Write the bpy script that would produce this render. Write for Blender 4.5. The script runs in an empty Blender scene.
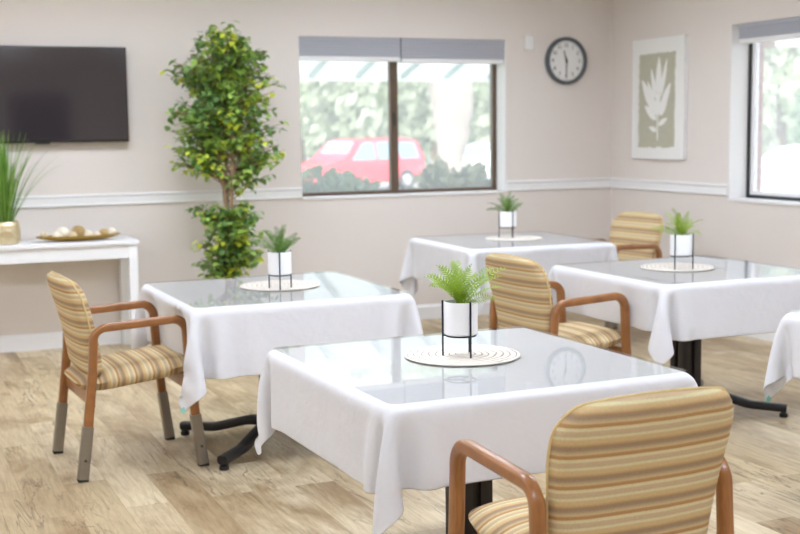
import bpy, bmesh, math, random
from mathutils import Vector, Matrix, noise
PI = math.pi
scn = bpy.context.scene
COL = scn.collection
R = math.radians

# ------------------------------------------------------------------ materials
def s2l(c):
    return tuple(((v/255)/12.92 if v/255 <= .04045 else ((v/255+.055)/1.055)**2.4) for v in c[:3]) + (1.0,)

def new_mat(name):
    m = bpy.data.materials.new(name); m.use_nodes = True
    nt = m.node_tree
    return m, nt, nt.nodes['Principled BSDF']

def N(nt, typ, **kw):
    n = nt.nodes.new(typ)
    for k, v in kw.items():
        setattr(n, k, v)
    return n

def mat(name, col, rough=.5, metal=0., spec=.5, var=0., vscale=8., bump=0., bscale=120., coat=0., trans=0., sheen=0.):
    """plain surface with a little procedural unevenness in colour and relief"""
    m, nt, b = new_mat(name)
    b.inputs['Roughness'].default_value = rough
    b.inputs['Metallic'].default_value = metal
    b.inputs['Specular IOR Level'].default_value = spec
    b.inputs['Coat Weight'].default_value = coat
    b.inputs['Coat Roughness'].default_value = .12
    if sheen: b.inputs['Sheen Weight'].default_value = sheen
    tc = N(nt, 'ShaderNodeTexCoord')
    c = s2l(col)
    if var:
        no = N(nt, 'ShaderNodeTexNoise'); no.inputs['Scale'].default_value = vscale; no.inputs['Detail'].default_value = 4
        nt.links.new(tc.outputs['Object'], no.inputs['Vector'])
        mx = N(nt, 'ShaderNodeMix', data_type='RGBA')
        mx.inputs['A'].default_value = tuple(v*(1-var) for v in c[:3])+(1,)
        mx.inputs['B'].default_value = tuple(min(1, v*(1+var)) for v in c[:3])+(1,)
        nt.links.new(no.outputs['Fac'], mx.inputs['Factor'])
        nt.links.new(mx.outputs['Result'], b.inputs['Base Color'])
    else:
        b.inputs['Base Color'].default_value = c
    if bump:
        n2 = N(nt, 'ShaderNodeTexNoise'); n2.inputs['Scale'].default_value = bscale; n2.inputs['Detail'].default_value = 3
        nt.links.new(tc.outputs['Object'], n2.inputs['Vector'])
        bp = N(nt, 'ShaderNodeBump'); bp.inputs['Strength'].default_value = bump; bp.inputs['Distance'].default_value = .004
        nt.links.new(n2.outputs['Fac'], bp.inputs['Height']); nt.links.new(bp.outputs['Normal'], b.inputs['Normal'])
    if trans:
        out = nt.nodes['Material Output']
        t = N(nt, 'ShaderNodeBsdfTranslucent')
        t.inputs['Color'].default_value = tuple(min(1, v*1.3) for v in c[:3])+(1,)
        ms = N(nt, 'ShaderNodeMixShader'); ms.inputs['Fac'].default_value = trans
        nt.links.new(b.outputs[0], ms.inputs[1]); nt.links.new(t.outputs[0], ms.inputs[2]); nt.links.new(ms.outputs[0], out.inputs['Surface'])
    return m

def glass_mat(name, tint=(1, 1, 1), ior=1.5, rough=0.0, body=0.0, veilcol=(200, 210, 205)):
    """thin clear sheet: what passes straight through plus its mirror reflection; body mixes in a pale glare veil"""
    m = bpy.data.materials.new(name); m.use_nodes = True; nt = m.node_tree; nt.nodes.clear()
    out = N(nt, 'ShaderNodeOutputMaterial')
    tr = N(nt, 'ShaderNodeBsdfTransparent'); tr.inputs['Color'].default_value = tuple(tint)+(1,)
    gl = N(nt, 'ShaderNodeBsdfGlossy'); gl.inputs['Roughness'].default_value = rough
    # Schlick reflectance, the same from both sides of the sheet
    lw = N(nt, 'ShaderNodeLayerWeight'); lw.inputs['Blend'].default_value = .5
    pw = N(nt, 'ShaderNodeMath', operation='POWER'); pw.inputs[1].default_value = 5
    nt.links.new(lw.outputs['Facing'], pw.inputs[0])
    f0 = ((ior-1)/(ior+1))**2
    fr = N(nt, 'ShaderNodeMath', operation='MULTIPLY_ADD'); fr.inputs[1].default_value = 1-f0; fr.inputs[2].default_value = f0
    nt.links.new(pw.outputs[0], fr.inputs[0])
    ms = N(nt, 'ShaderNodeMixShader')
    nt.links.new(fr.outputs[0], ms.inputs['Fac'])
    src = tr
    if body:
        df = N(nt, 'ShaderNodeBsdfTranslucent'); df.inputs['Color'].default_value = s2l(veilcol)
        m2 = N(nt, 'ShaderNodeMixShader'); m2.inputs['Fac'].default_value = body
        nt.links.new(tr.outputs[0], m2.inputs[1]); nt.links.new(df.outputs[0], m2.inputs[2]); src = m2
    nt.links.new(src.outputs[0], ms.inputs[1]); nt.links.new(gl.outputs[0], ms.inputs[2])
    nt.links.new(ms.outputs[0], out.inputs['Surface'])
    return m

def clear_mat(name, tint):
    m = bpy.data.materials.new(name); m.use_nodes = True; nt = m.node_tree; nt.nodes.clear()
    out = N(nt, 'ShaderNodeOutputMaterial'); tr = N(nt, 'ShaderNodeBsdfTransparent'); tr.inputs['Color'].default_value = tuple(tint)+(1,)
    nt.links.new(tr.outputs[0], out.inputs['Surface'])
    return m

def emit_mat(name, col, strength):
    m = bpy.data.materials.new(name); m.use_nodes = True; nt = m.node_tree; nt.nodes.clear()
    out = N(nt, 'ShaderNodeOutputMaterial'); e = N(nt, 'ShaderNodeEmission')
    e.inputs['Color'].default_value = s2l(col); e.inputs['Strength'].default_value = strength
    nt.links.new(e.outputs[0], out.inputs['Surface'])
    return m

def floor_mat():
    m, nt, b = new_mat('oak_plank_floor')
    L = nt.links.new
    tc = N(nt, 'ShaderNodeTexCoord')
    mp = N(nt, 'ShaderNodeMapping'); mp.inputs['Rotation'].default_value = (0, 0, R(90))
    L(tc.outputs['Object'], mp.inputs['Vector'])
    br = N(nt, 'ShaderNodeTexBrick'); br.offset = .37; br.offset_frequency = 2
    br.inputs['Scale'].default_value = 1; br.inputs['Brick Width'].default_value = 1.22; br.inputs['Row Height'].default_value = .178
    br.inputs['Mortar Size'].default_value = .0012; br.inputs['Mortar Smooth'].default_value = .3; br.inputs['Bias'].default_value = 0
    br.inputs['Color1'].default_value = (0, 0, 0, 1); br.inputs['Color2'].default_value = (1, 1, 1, 1); br.inputs['Mortar'].default_value = (.5, .5, .5, 1)
    L(mp.outputs[0], br.inputs['Vector'])
    # every plank gets its own shift of the grain
    off = N(nt, 'ShaderNodeVectorMath', operation='MULTIPLY_ADD')
    off.inputs[1].default_value = (37, 11, 23)
    L(br.outputs['Color'], off.inputs[0]); L(tc.outputs['Object'], off.inputs[2])
    def noise_n(scale, sc, det=4, rough=.6, dist=0.):
        q = N(nt, 'ShaderNodeMapping'); q.inputs['Scale'].default_value = sc
        L(off.outputs[0], q.inputs['Vector'])
        n = N(nt, 'ShaderNodeTexNoise'); n.inputs['Scale'].default_value = scale; n.inputs['Detail'].default_value = det
        n.inputs['Roughness'].default_value = rough; n.inputs['Distortion'].default_value = dist
        L(q.outputs[0], n.inputs['Vector']); return n
    def ramp(src, stops):
        r = N(nt, 'ShaderNodeValToRGB'); e = r.color_ramp.elements
        while len(e) < len(stops): e.new(.5)
        for el, (p, c) in zip(e, stops): el.position = p; el.color = c
        L(src, r.inputs['Fac']); return r
    def mixc(a, bb, f, mode='MIX'):
        x = N(nt, 'ShaderNodeMix', data_type='RGBA', blend_type=mode)
        for s, v in (('A', a), ('B', bb)):
            if isinstance(v, tuple): x.inputs[s].default_value = v
            else: L(v, x.inputs[s])
        if isinstance(f, (int, float)): x.inputs['Factor'].default_value = f
        else: L(f, x.inputs['Factor'])
        return x.outputs['Result']
    tone = ramp(br.outputs['Color'], [(0, s2l((188, 168, 132))), (.35, s2l((208, 190, 154))), (.7, s2l((218, 202, 170))), (1, s2l((194, 175, 140)))])
    big = noise_n(2.2, (1.6, .55, 1), 5, .6, .8)
    patch = ramp(big.outputs['Fac'], [(.44, (0, 0, 0, 1)), (.68, (1, 1, 1, 1))])
    c1 = mixc(tone.outputs[0], s2l((160, 134, 98)), patch.outputs[0])
    grain = noise_n(9, (7, .55, 1), 6, .65, .6)
    gr = ramp(grain.outputs['Fac'], [(.34, (.62, .56, .48, 1)), (.58, (1, 1, 1, 1))])
    c2 = mixc(c1, gr.outputs[0], .62, 'MULTIPLY')
    # dark spalted cracks and knots
    ck = noise_n(2.3, (5.2, .55, 1), 4, .55, .7)
    cr = ramp(ck.outputs['Fac'], [(.0, (0, 0, 0, 1)), (.478, (0, 0, 0, 1)), (.497, (1, 1, 1, 1)), (.516, (0, 0, 0, 1))])
    gate = noise_n(1.9, (1.3, .7, 1), 3, .5)
    ga = ramp(gate.outputs['Fac'], [(.48, (0, 0, 0, 1)), (.6, (1, 1, 1, 1))])
    mul = N(nt, 'ShaderNodeMath', operation='MULTIPLY'); L(cr.outputs[0], mul.inputs[0]); L(ga.outputs[0], mul.inputs[1])
    mul2 = N(nt, 'ShaderNodeMath', operation='MULTIPLY'); L(mul.outputs[0], mul2.inputs[0]); mul2.inputs[1].default_value = .75
    c3 = mixc(c2, s2l((92, 70, 50)), mul2.outputs[0])
    mm = N(nt, 'ShaderNodeMath', operation='MULTIPLY'); L(br.outputs['Fac'], mm.inputs[0]); mm.inputs[1].default_value = .35
    c4 = mixc(c3, s2l((120, 98, 74)), mm.outputs[0])
    L(c4, b.inputs['Base Color'])
    b.inputs['Roughness'].default_value = .42; b.inputs['Specular IOR Level'].default_value = .4
    bp = N(nt, 'ShaderNodeBump'); bp.inputs['Strength'].default_value = .12; bp.inputs['Distance'].default_value = .003
    L(grain.outputs['Fac'], bp.inputs['Height']); L(bp.outputs[0], b.inputs['Normal'])
    return m

def stripe_mat(name, axis, period=.078, shift=0.):
    m, nt, b = new_mat(name); L = nt.links.new
    tc = N(nt, 'ShaderNodeTexCoord'); sp = N(nt, 'ShaderNodeSeparateXYZ'); L(tc.outputs['Object'], sp.inputs[0])
    no = N(nt, 'ShaderNodeTexNoise'); no.inputs['Scale'].default_value = 9; L(tc.outputs['Object'], no.inputs['Vector'])
    a = N(nt, 'ShaderNodeMath', operation='MULTIPLY_ADD'); L(no.outputs['Fac'], a.inputs[0]); a.inputs[1].default_value = .004; L(sp.outputs[axis], a.inputs[2])
    d = N(nt, 'ShaderNodeMath', operation='MULTIPLY_ADD'); L(a.outputs[0], d.inputs[0]); d.inputs[1].default_value = 1/period; d.inputs[2].default_value = 20+shift
    f = N(nt, 'ShaderNodeMath', operation='FRACT'); L(d.outputs[0], f.inputs[0])
    r = N(nt, 'ShaderNodeValToRGB'); r.color_ramp.interpolation = 'LINEAR'
    cols = [(0, (200, 172, 128)), (.10, (158, 134, 108)), (.19, (166, 132, 96)), (.22, (184, 148, 100)), (.30, (214, 180, 126)), (.42, (217, 185, 132)),
            (.45, (224, 214, 164)), (.51, (222, 211, 160)), (.54, (204, 176, 136)), (.68, (208, 180, 138)), (.71, (228, 215, 166)), (.79, (225, 208, 158)), (.82, (180, 132, 80)), (.91, (187, 138, 86)), (.94, (214, 186, 136)), (1, (200, 172, 128))]
    e = r.color_ramp.elements
    while len(e) < len(cols): e.new(.5)
    for el, (p, c) in zip(e, cols): el.position = p; el.color = s2l(c)
    L(f.outputs[0], r.inputs['Fac'])
    wv = N(nt, 'ShaderNodeTexNoise'); wv.inputs['Scale'].default_value = 260; L(tc.outputs['Object'], wv.inputs['Vector'])
    mx = N(nt, 'ShaderNodeMix', data_type='RGBA', blend_type='MULTIPLY'); mx.inputs['Factor'].default_value = .35
    L(r.outputs[0], mx.inputs['A']); L(wv.outputs['Fac'], mx.inputs['B'])
    g = N(nt, 'ShaderNodeGamma'); g.inputs['Gamma'].default_value = .86; L(mx.outputs['Result'], g.inputs['Color'])
    L(g.outputs[0], b.inputs['Base Color'])
    b.inputs['Roughness'].default_value = .8; b.inputs['Specular IOR Level'].default_value = .25
    bp = N(nt, 'ShaderNodeBump'); bp.inputs['Strength'].default_value = .25; bp.inputs['Distance'].default_value = .001
    L(wv.outputs['Fac'], bp.inputs['Height']); L(bp.outputs[0], b.inputs['Normal'])
    return m

def wood_mat(name, c1, c2, rough=.3):
    m, nt, b = new_mat(name); L = nt.links.new
    tc = N(nt, 'ShaderNodeTexCoord')
    mp = N(nt, 'ShaderNodeMapping'); mp.inputs['Scale'].default_value = (3, 26, 3); L(tc.outputs['Object'], mp.inputs[0])
    n = N(nt, 'ShaderNodeTexNoise'); n.inputs['Scale'].default_value = 4; n.inputs['Detail'].default_value = 6; n.inputs['Distortion'].default_value = .5
    L(mp.outputs[0], n.inputs['Vector'])
    r = N(nt, 'ShaderNodeValToRGB'); r.color_ramp.elements[0].position = .3; r.color_ramp.elements[1].position = .7
    r.color_ramp.elements[0].color = s2l(c1); r.color_ramp.elements[1].color = s2l(c2)
    L(n.outputs['Fac'], r.inputs['Fac']); L(r.outputs[0], b.inputs['Base Color'])
    b.inputs['Roughness'].default_value = rough; b.inputs['Coat Weight'].default_value = .25; b.inputs['Coat Roughness'].default_value = .2
    return m

def cloth_mat():
    m, nt, b = new_mat('white_linen'); L = nt.links.new
    b.inputs['Base Color'].default_value = s2l((243, 244, 249)); b.inputs['Roughness'].default_value = .75
    b.inputs['Specular IOR Level'].default_value = .25; b.inputs['Sheen Weight'].default_value = .15
    tc = N(nt, 'ShaderNodeTexCoord')
    n1 = N(nt, 'ShaderNodeTexNoise'); n1.inputs['Scale'].default_value = 6; n1.inputs['Detail'].default_value = 4; n1.inputs['Distortion'].default_value = .4
    L(tc.outputs['Object'], n1.inputs['Vector'])
    n2 = N(nt, 'ShaderNodeTexNoise'); n2.inputs['Scale'].default_value = 420; L(tc.outputs['Object'], n2.inputs['Vector'])
    b1 = N(nt, 'ShaderNodeBump'); b1.inputs['Strength'].default_value = .6; b1.inputs['Distance'].default_value = .02; L(n1.outputs['Fac'], b1.inputs['Height'])
    b2 = N(nt, 'ShaderNodeBump'); b2.inputs['Strength'].default_value = .1; b2.inputs['Distance'].default_value = .001; L(n2.outputs['Fac'], b2.inputs['Height'])
    L(b1.outputs[0], b2.inputs['Normal']); L(b2.outputs[0], b.inputs['Normal'])
    out = nt.nodes['Material Output']; t = N(nt, 'ShaderNodeBsdfTranslucent'); t.inputs['Color'].default_value = (.85, .85, .86, 1)
    ms = N(nt, 'ShaderNodeMixShader'); ms.inputs['Fac'].default_value = .22
    L(b.outputs[0], ms.inputs[1]); L(t.outputs[0], ms.inputs[2]); L(ms.outputs[0], out.inputs['Surface'])
    return m

def mat_spiral():
    m, nt, b = new_mat('woven_spiral'); L = nt.links.new
    tc = N(nt, 'ShaderNodeTexCoord')
    no = N(nt, 'ShaderNodeTexNoise'); no.inputs['Scale'].default_value = 5; L(tc.outputs['Object'], no.inputs['Vector'])
    w = N(nt, 'ShaderNodeTexWave', wave_type='RINGS', rings_direction='Z'); w.inputs['Scale'].default_value = 14; w.inputs['Distortion'].default_value = 3.2; w.inputs['Detail'].default_value = 2; w.inputs['Detail Scale'].default_value = 1.2
    L(tc.outputs['Object'], w.inputs['Vector'])
    r = N(nt, 'ShaderNodeValToRGB'); e = r.color_ramp.elements; e.new(.12); e.new(.24)
    for el, (p, c) in zip(e, [(0, (158, 142, 126)), (.05, (172, 158, 142)), (.13, (222, 214, 202)), (1, (232, 226, 216))]): el.position = p; el.color = s2l(c)
    L(w.outputs['Fac'], r.inputs['Fac']); L(r.outputs[0], b.inputs['Base Color'])
    b.inputs['Roughness'].default_value = .8
    bp = N(nt, 'ShaderNodeBump'); bp.inputs['Strength'].default_value = .4; bp.inputs['Distance'].default_value = .002; L(w.outputs['Fac'], bp.inputs['Height']); L(bp.outputs[0], b.inputs['Normal'])
    return m

def brick_mat():
    m, nt, b = new_mat('red_brick'); L = nt.links.new
    tc = N(nt, 'ShaderNodeTexCoord'); mp = N(nt, 'ShaderNodeMapping'); mp.inputs['Rotation'].default_value = (R(90), 0, 0)
    L(tc.outputs['Object'], mp.inputs[0])
    br = N(nt, 'ShaderNodeTexBrick'); br.inputs['Scale'].default_value = 1; br.inputs['Brick Width'].default_value = .21; br.inputs['Row Height'].default_value = .075; br.inputs['Mortar Size'].default_value = .008
    br.inputs['Color1'].default_value = s2l((150, 88, 70)); br.inputs['Color2'].default_value = s2l((120, 66, 54)); br.inputs['Mortar'].default_value = s2l((160, 118, 102))
    L(mp.outputs[0], br.inputs['Vector']); L(br.outputs['Color'], b.inputs['Base Color']); b.inputs['Roughness'].default_value = .9
    return m

M = dict(
    floor=floor_mat(),
    wall=mat('greige_wall_paint', (228, 220, 213), .75, var=.02, vscale=3, bump=.06, bscale=180),
    white=mat('white_satin_trim', (240, 240, 240), .45, bump=.02),
    reveal=mat('white_reveal_paint', (236, 234, 232), .6, bump=.03),
    ceiling=mat('white_ceiling', (238, 236, 232), .85, bump=.1, bscale=90),
    bronze=mat('dark_bronze_aluminium', (104, 86, 72), .4, metal=.35),
    blackframe=mat('black_window_frame', (44, 44, 48), .4),
    shade=mat('grey_blind_fabric', (176, 178, 186), .8, bump=.1, bscale=60),
    railw=mat('white_blind_rail', (238, 238, 238), .4),
    glass=glass_mat('glare_veiled_glass', (.97, .98, .98), 1.45, 0., .2, (244, 246, 246)),  # translucent white share stands in for washed-out glare over the panes
    cover=glass_mat('clear_table_cover', (.885, .88, .86), 1.32, .015),
    coverside=clear_mat('clear_table_cover_edge', (.98, .985, .98)),
    stripe_seat=stripe_mat('striped_fabric_seat', 0, .078),
    stripe_back=stripe_mat('striped_fabric_back', 2, .078, .35),
    piping=mat('cream_piping', (214, 190, 138), .8, var=.1, vscale=60),
    wood=wood_mat('honey_stained_wood', (136, 88, 48), (164, 110, 62)),
    sleeve=mat('brushed_grey_metal', (150, 143, 134), .35, metal=.75, var=.08, vscale=40),
    rubber=mat('dark_rubber', (50, 48, 46), .7),
    screw=mat('steel_screw', (90, 88, 84), .3, metal=.9),
    black=mat('black_powder_coat', (24, 23, 25), .38, var=.1, vscale=50),
    column=mat('dark_espresso_metal', (50, 43, 44), .4, var=.12, vscale=20),
    cloth=cloth_mat(),
    core=mat('laminate_tabletop', (190, 180, 168), .5, var=.04),
    teal=mat('teal_tag', (150, 208, 200), .6),
    placemat=mat_spiral(),
    pot=mat('white_glazed_ceramic', (242, 242, 243), .3, coat=.3),
    stand=mat('dark_metal_stand', (42, 42, 52), .4, metal=.4),
    standteal=mat('slate_metal_stand', (46, 62, 64), .4, metal=.4),
    soil=mat('dark_potting_soil', (52, 42, 36), .95, var=.4, vscale=90, bump=1, bscale=160),
    fern=mat('fern_green', (146, 176, 50), .5, var=.55, vscale=26, trans=.2),
    ferndark=mat('fern_deep_green', (90, 128, 44), .5, var=.5, vscale=26, trans=.2),
    leafd=mat('ficus_dark_leaf', (116, 150, 88), .32, var=.3, vscale=6, trans=.3),
    leafm=mat('ficus_mid_leaf', (162, 192, 96), .32, var=.3, vscale=6, trans=.3),
    leafy=mat('ficus_yellow_leaf', (214, 222, 84), .4, var=.2, vscale=6, trans=.35),
    bark=mat('ficus_bark', (150, 124, 98), .85, var=.25, vscale=30, bump=.8, bscale=50),
    basket=mat('dark_woven_basket', (90, 70, 52), .9, var=.3, vscale=40, bump=1, bscale=70),
    grass=mat('grass_blade_green', (92, 140, 44), .5, var=.35, vscale=9, trans=.3),
    grasst=mat('grass_blade_light', (150, 184, 92), .5, var=.3, vscale=9, trans=.3),
    gold=mat('hammered_champagne_metal', (222, 206, 168), .32, metal=.85, var=.15, vscale=50, bump=2.0, bscale=38),
    tray=mat('gold_leaf_tray', (176, 142, 62), .4, metal=.6, var=.2, vscale=30, bump=.4, bscale=60),
    console=mat('white_console_paint', (236, 237, 238), .45, var=.02, vscale=20),
    tvbody=mat('tv_black_plastic', (22, 22, 24), .35),
    tvscreen=mat('tv_screen_painted_reflection', (48, 44, 50), .07, spec=1.0, coat=1.0),  # black lifted to grey: the bright room's reflection put into the colour
    clockrim=mat('charcoal_clock_rim', (92, 97, 102), .45),
    clockface=mat('white_clock_face', (236, 236, 234), .5),
    ink=mat('dark_ink', (48, 50, 52), .6),
    inkgrey=mat('grey_ink', (120, 122, 124), .6),
    plastic=mat('white_plastic', (240, 238, 234), .45),
    artwhite=mat('white_art_paper', (240, 239, 235), .75, bump=.2, bscale=60),
    artsage=mat('sage_print', (188, 186, 166), .85, var=.09, vscale=30, bump=.2, bscale=80),
    brick=brick_mat(),
    lamp=emit_mat('added_panel_glow', (230, 239, 255), 17.6),  # glow of the unseen ceiling panels added for room light
    door=mat('dark_brown_door', (70, 54, 44), .45, var=.15, vscale=9),
    # outdoors
    asphalt=mat('pale_asphalt', (170, 168, 164), .9, var=.08, vscale=2),
    lawn=mat('lawn_ground', (128, 146, 92), .95, var=.2, vscale=2),
    hedge=mat('hedge_leaf', (104, 126, 84), .6, var=.3, vscale=4, trans=.25),
    hedgeb=mat('olive_shrub_leaf', (134, 132, 96), .6, var=.3, vscale=4, trans=.25),
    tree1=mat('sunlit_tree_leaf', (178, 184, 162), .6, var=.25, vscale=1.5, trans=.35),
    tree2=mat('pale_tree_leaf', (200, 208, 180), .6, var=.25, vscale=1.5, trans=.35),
    tree3=mat('deep_tree_leaf', (120, 140, 110), .6, var=.25, vscale=1.5, trans=.3),
    trunk=mat('tree_trunk_bark', (120, 100, 84), .9, var=.2, vscale=5),
    paletrunk=mat('pale_trunk_bark', (160, 146, 138), .9, var=.4, vscale=4, bump=.5, bscale=8),
    awning=mat('white_walkway_roof', (232, 240, 238), .6, trans=.45),
    awnrib=mat('blue_grey_rib', (150, 166, 170), .5),
    carred=mat('car_red_paint', (206, 44, 66), .3, coat=.6),
    carwhite=mat('car_white_paint', (238, 240, 244), .3, coat=.6),
    carblue=mat('car_silver_blue_paint', (208, 216, 228), .3, coat=.6),
    carglass=mat('car_tinted_glass', (120, 140, 156), .08, spec=.8),
    tyre=mat('car_tyre', (40, 40, 42), .8),
    hub=mat('car_alloy', (190, 190, 194), .3, metal=.7),
    beam=mat('brown_timber', (120, 86, 62), .8, var=.15),
)

# ------------------------------------------------------------------ mesh helpers
def link(name, bm, m, parent=None, smooth=True, angle=40):
    me = bpy.data.meshes.new(name)
    bmesh.ops.recalc_face_normals(bm, faces=bm.faces[:])
    bm.to_mesh(me); bm.free()
    for x in (m if isinstance(m, (list, tuple)) else [m]): me.materials.append(M[x] if isinstance(x, str) else x)
    if smooth:
        for p in me.polygons: p.use_smooth = True
        me.set_sharp_from_angle(angle=R(angle))
    o = bpy.data.objects.new(name, me); COL.objects.link(o)
    if parent is not None: o.parent = parent
    return o

def thing(name, label, cat, loc=(0, 0, 0), rz=0, group=None):
    o = bpy.data.objects.new(name, None); COL.objects.link(o)
    o.empty_display_size = .1
    o.location = loc; o.rotation_euler = (0, 0, rz)
    o['label'] = label; o['category'] = cat; o['kind'] = 'thing'
    if group: o['group'] = group
    return o

def tag(o, label, cat, group=None, kind='thing'):
    o['label'] = label; o['category'] = cat; o['kind'] = kind
    if group: o['group'] = group
    return o

def struct(name, bm, m, label=None, **k):
    o = link(name, bm, m, **k); o['kind'] = 'structure'
    if label: o['label'] = label
    o['category'] = name.split('_')[0]
    return o

def box(bm, x0, x1, y0, y1, z0, z1, bev=0, seg=2, mi=0, mtx=None):
    r = bmesh.ops.create_cube(bm, size=1)
    vs = r['verts']
    for v in vs:
        v.co = Vector(((x0+x1)/2+v.co.x*(x1-x0), (y0+y1)/2+v.co.y*(y1-y0), (z0+z1)/2+v.co.z*(z1-z0)))
    fs = {f for v in vs for f in v.link_faces}
    for f in fs: f.material_index = mi
    if bev:
        es = list({e for v in vs for e in v.link_edges})
        out = bmesh.ops.bevel(bm, geom=es, offset=bev, segments=seg, profile=.6, affect='EDGES')
        for f in out['faces']: f.material_index = mi
        vs = list({v for f in out['faces'] for v in f.verts} | {v for v in vs if v.is_valid})
    if mtx is not None:
        for v in vs: v.co = mtx @ v.co
    return vs

def lathe(bm, prof, cx=0, cy=0, n=40, mi=0, cap0=True, cap1=True):
    rings = []
    for r, zz in prof:
        rings.append([bm.verts.new((cx+r*math.cos(2*PI*k/n), cy+r*math.sin(2*PI*k/n), zz)) for k in range(n)])
    for a, b in zip(rings, rings[1:]):
        for k in range(n):
            f = bm.faces.new((a[k], a[(k+1) % n], b[(k+1) % n], b[k])); f.material_index = mi
    if cap0: bm.faces.new(rings[0][::-1]).material_index = mi
    if cap1: bm.faces.new(rings[-1]).material_index = mi
    return [v for q in rings for v in q]

def tube(bm, pts, rad, n=10, mi=0, cap=True):
    """round tube along points, radius per point or one radius"""
    pts = [Vector(p) for p in pts]
    rr = rad if isinstance(rad, (list, tuple)) else [rad]*len(pts)
    rings = []; up = None
    for i, p in enumerate(pts):
        t = (pts[min(i+1, len(pts)-1)]-pts[max(i-1, 0)]).normalized()
        if up is None:
            up = t.orthogonal().normalized()
        up = (up-t*up.dot(t)).normalized(); sd = t.cross(up)
        rings.append([bm.verts.new(p+(up*math.cos(2*PI*k/n)+sd*math.sin(2*PI*k/n))*rr[i]) for k in range(n)])
    for a, b in zip(rings, rings[1:]):
        for k in range(n):
            f = bm.faces.new((a[k], a[(k+1) % n], b[(k+1) % n], b[k])); f.material_index = mi
    if cap:
        bm.faces.new(rings[0][::-1]); bm.faces.new(rings[-1])

def sweep(bm, pts, secfn, side=Vector((0, 1, 0)), mi=0):
    """sweep a closed section (list of (a along side, b across)) along points in a plane whose normal is `side`"""
    pts = [Vector(p) for p in pts]; rings = []
    for i, p in enumerate(pts):
        t = (pts[min(i+1, len(pts)-1)]-pts[max(i-1, 0)]).normalized()
        nrm = side.cross(t).normalized()
        rings.append([bm.verts.new(p+side*a+nrm*b) for a, b in secfn(i/(len(pts)-1))])
    n = len(rings[0])
    for a, b in zip(rings, rings[1:]):
        for k in range(n):
            f = bm.faces.new((a[k], a[(k+1) % n], b[(k+1) % n], b[k])); f.material_index = mi
    bm.faces.new(rings[0][::-1]); bm.faces.new(rings[-1])

def rrect(w, h, r, n=3):
    out = []
    for cx, cy, a0 in ((w/2-r, h/2-r, 0), (-w/2+r, h/2-r, 90), (-w/2+r, -h/2+r, 180), (w/2-r, -h/2+r, 270)):
        for k in range(n+1):
            a = R(a0+90*k/n); out.append((cx+r*math.cos(a), cy+r*math.sin(a)))
    return out

def fillet(pts, radii, n=7):
    """round the corners of a polyline"""
    P = [Vector(p) for p in pts]; out = [P[0]]
    for i in range(1, len(P)-1):
        a, b, c = P[i-1], P[i], P[i+1]; u = (a-b).normalized(); v = (c-b).normalized()
        th = math.acos(max(-1, min(1, u.dot(v)))); d = radii[i-1]/math.tan(th/2)
        bis = (u+v).normalized(); cen = b+bis*(radii[i-1]/math.sin(th/2))
        s = b+u*d-cen; e = b+v*d-cen; ang = s.angle(e); ax = s.cross(e).normalized()
        for k in range(n+1): out.append(cen+Matrix.Rotation(ang*k/n, 3, ax) @ s)
    out.append(P[-1]); return out

# ------------------------------------------------------------------ the room
XR, YB, XL, YF, ZC = 5.714, 8.807, -3.2, -3.2, 2.75
W1 = (3.0, 4.722, .982, 2.182)           # back window opening: x0 x1 z0 z1
W2 = (5.35, 7.275, .962, 2.2)            # right window opening: y0 y1 z0 z1
bm = bmesh.new(); box(bm, XL-.2, XR+.3, YF-.2, YB+.25, -.25, 0); struct('floor', bm, 'floor', 'light oak plank floor', smooth=False)
bm = bmesh.new(); box(bm, XL-.2, XR+.3, YF-.2, YB+.25, ZC, ZC+.3); struct('ceiling', bm, 'ceiling', smooth=False)
bm = bmesh.new(); T = .23
for x0, x1, z0, z1 in ((XL-.2, W1[0], 0, ZC), (W1[1], XR, 0, ZC), (W1[0], W1[1], 0, W1[2]), (W1[0], W1[1], W1[3], ZC)): box(bm, x0, x1, YB, YB+T, z0, z1)
struct('wall_back', bm, 'wall', 'greige painted back wall', smooth=False)
bm = bmesh.new()
for y0, y1, z0, z1 in ((YF-.2, W2[0], 0, ZC), (W2[1], YB+T, 0, ZC), (W2[0], W2[1], 0, W2[2]), (W2[0], W2[1], W2[3], ZC)): box(bm, XR, XR+.2, y0, y1, z0, z1)
struct('wall_right', bm, 'wall', 'greige painted right wall', smooth=False)
bm = bmesh.new()
for y0, y1, z0, z1 in ((W2[0]-1.5, W2[0]+.02, -.6, ZC), (W2[1]-.02, YB+T, -.6, ZC), (W2[0]+.02, W2[1]-.02, -.6, W2[2]-.03), (W2[0]+.02, W2[1]-.02, W2[3]+.02, ZC)): box(bm, XR+.2, XR+.275, y0, y1, z0, z1)
struct('wall_right_brick', bm, 'brick', 'red brick outer face around the right window', smooth=False)
bm = bmesh.new(); box(bm, XL-.2, XL, YF-.2, YB, 0, ZC); struct('wall_left', bm, 'wall', smooth=False)
bm = bmesh.new(); box(bm, XL, XR, YF-.2, YF, 0, ZC); struct('wall_front', bm, 'wall', smooth=False)
bm = bmesh.new(); box(bm, 2.15, 3.1, YF, YF+.045, 0, 2.1, .004); d = struct('door_1', bm, 'door', smooth=False)
bm = bmesh.new(); lathe(bm, [(.028, 0), (.03, .02), (.02, .05)], n=16)
for v in bm.verts: v.co = Vector((2.25+v.co.x, YF+.045+v.co.z, 1.0+v.co.y))
link('door_knob', bm, 'screw', d)

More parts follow.
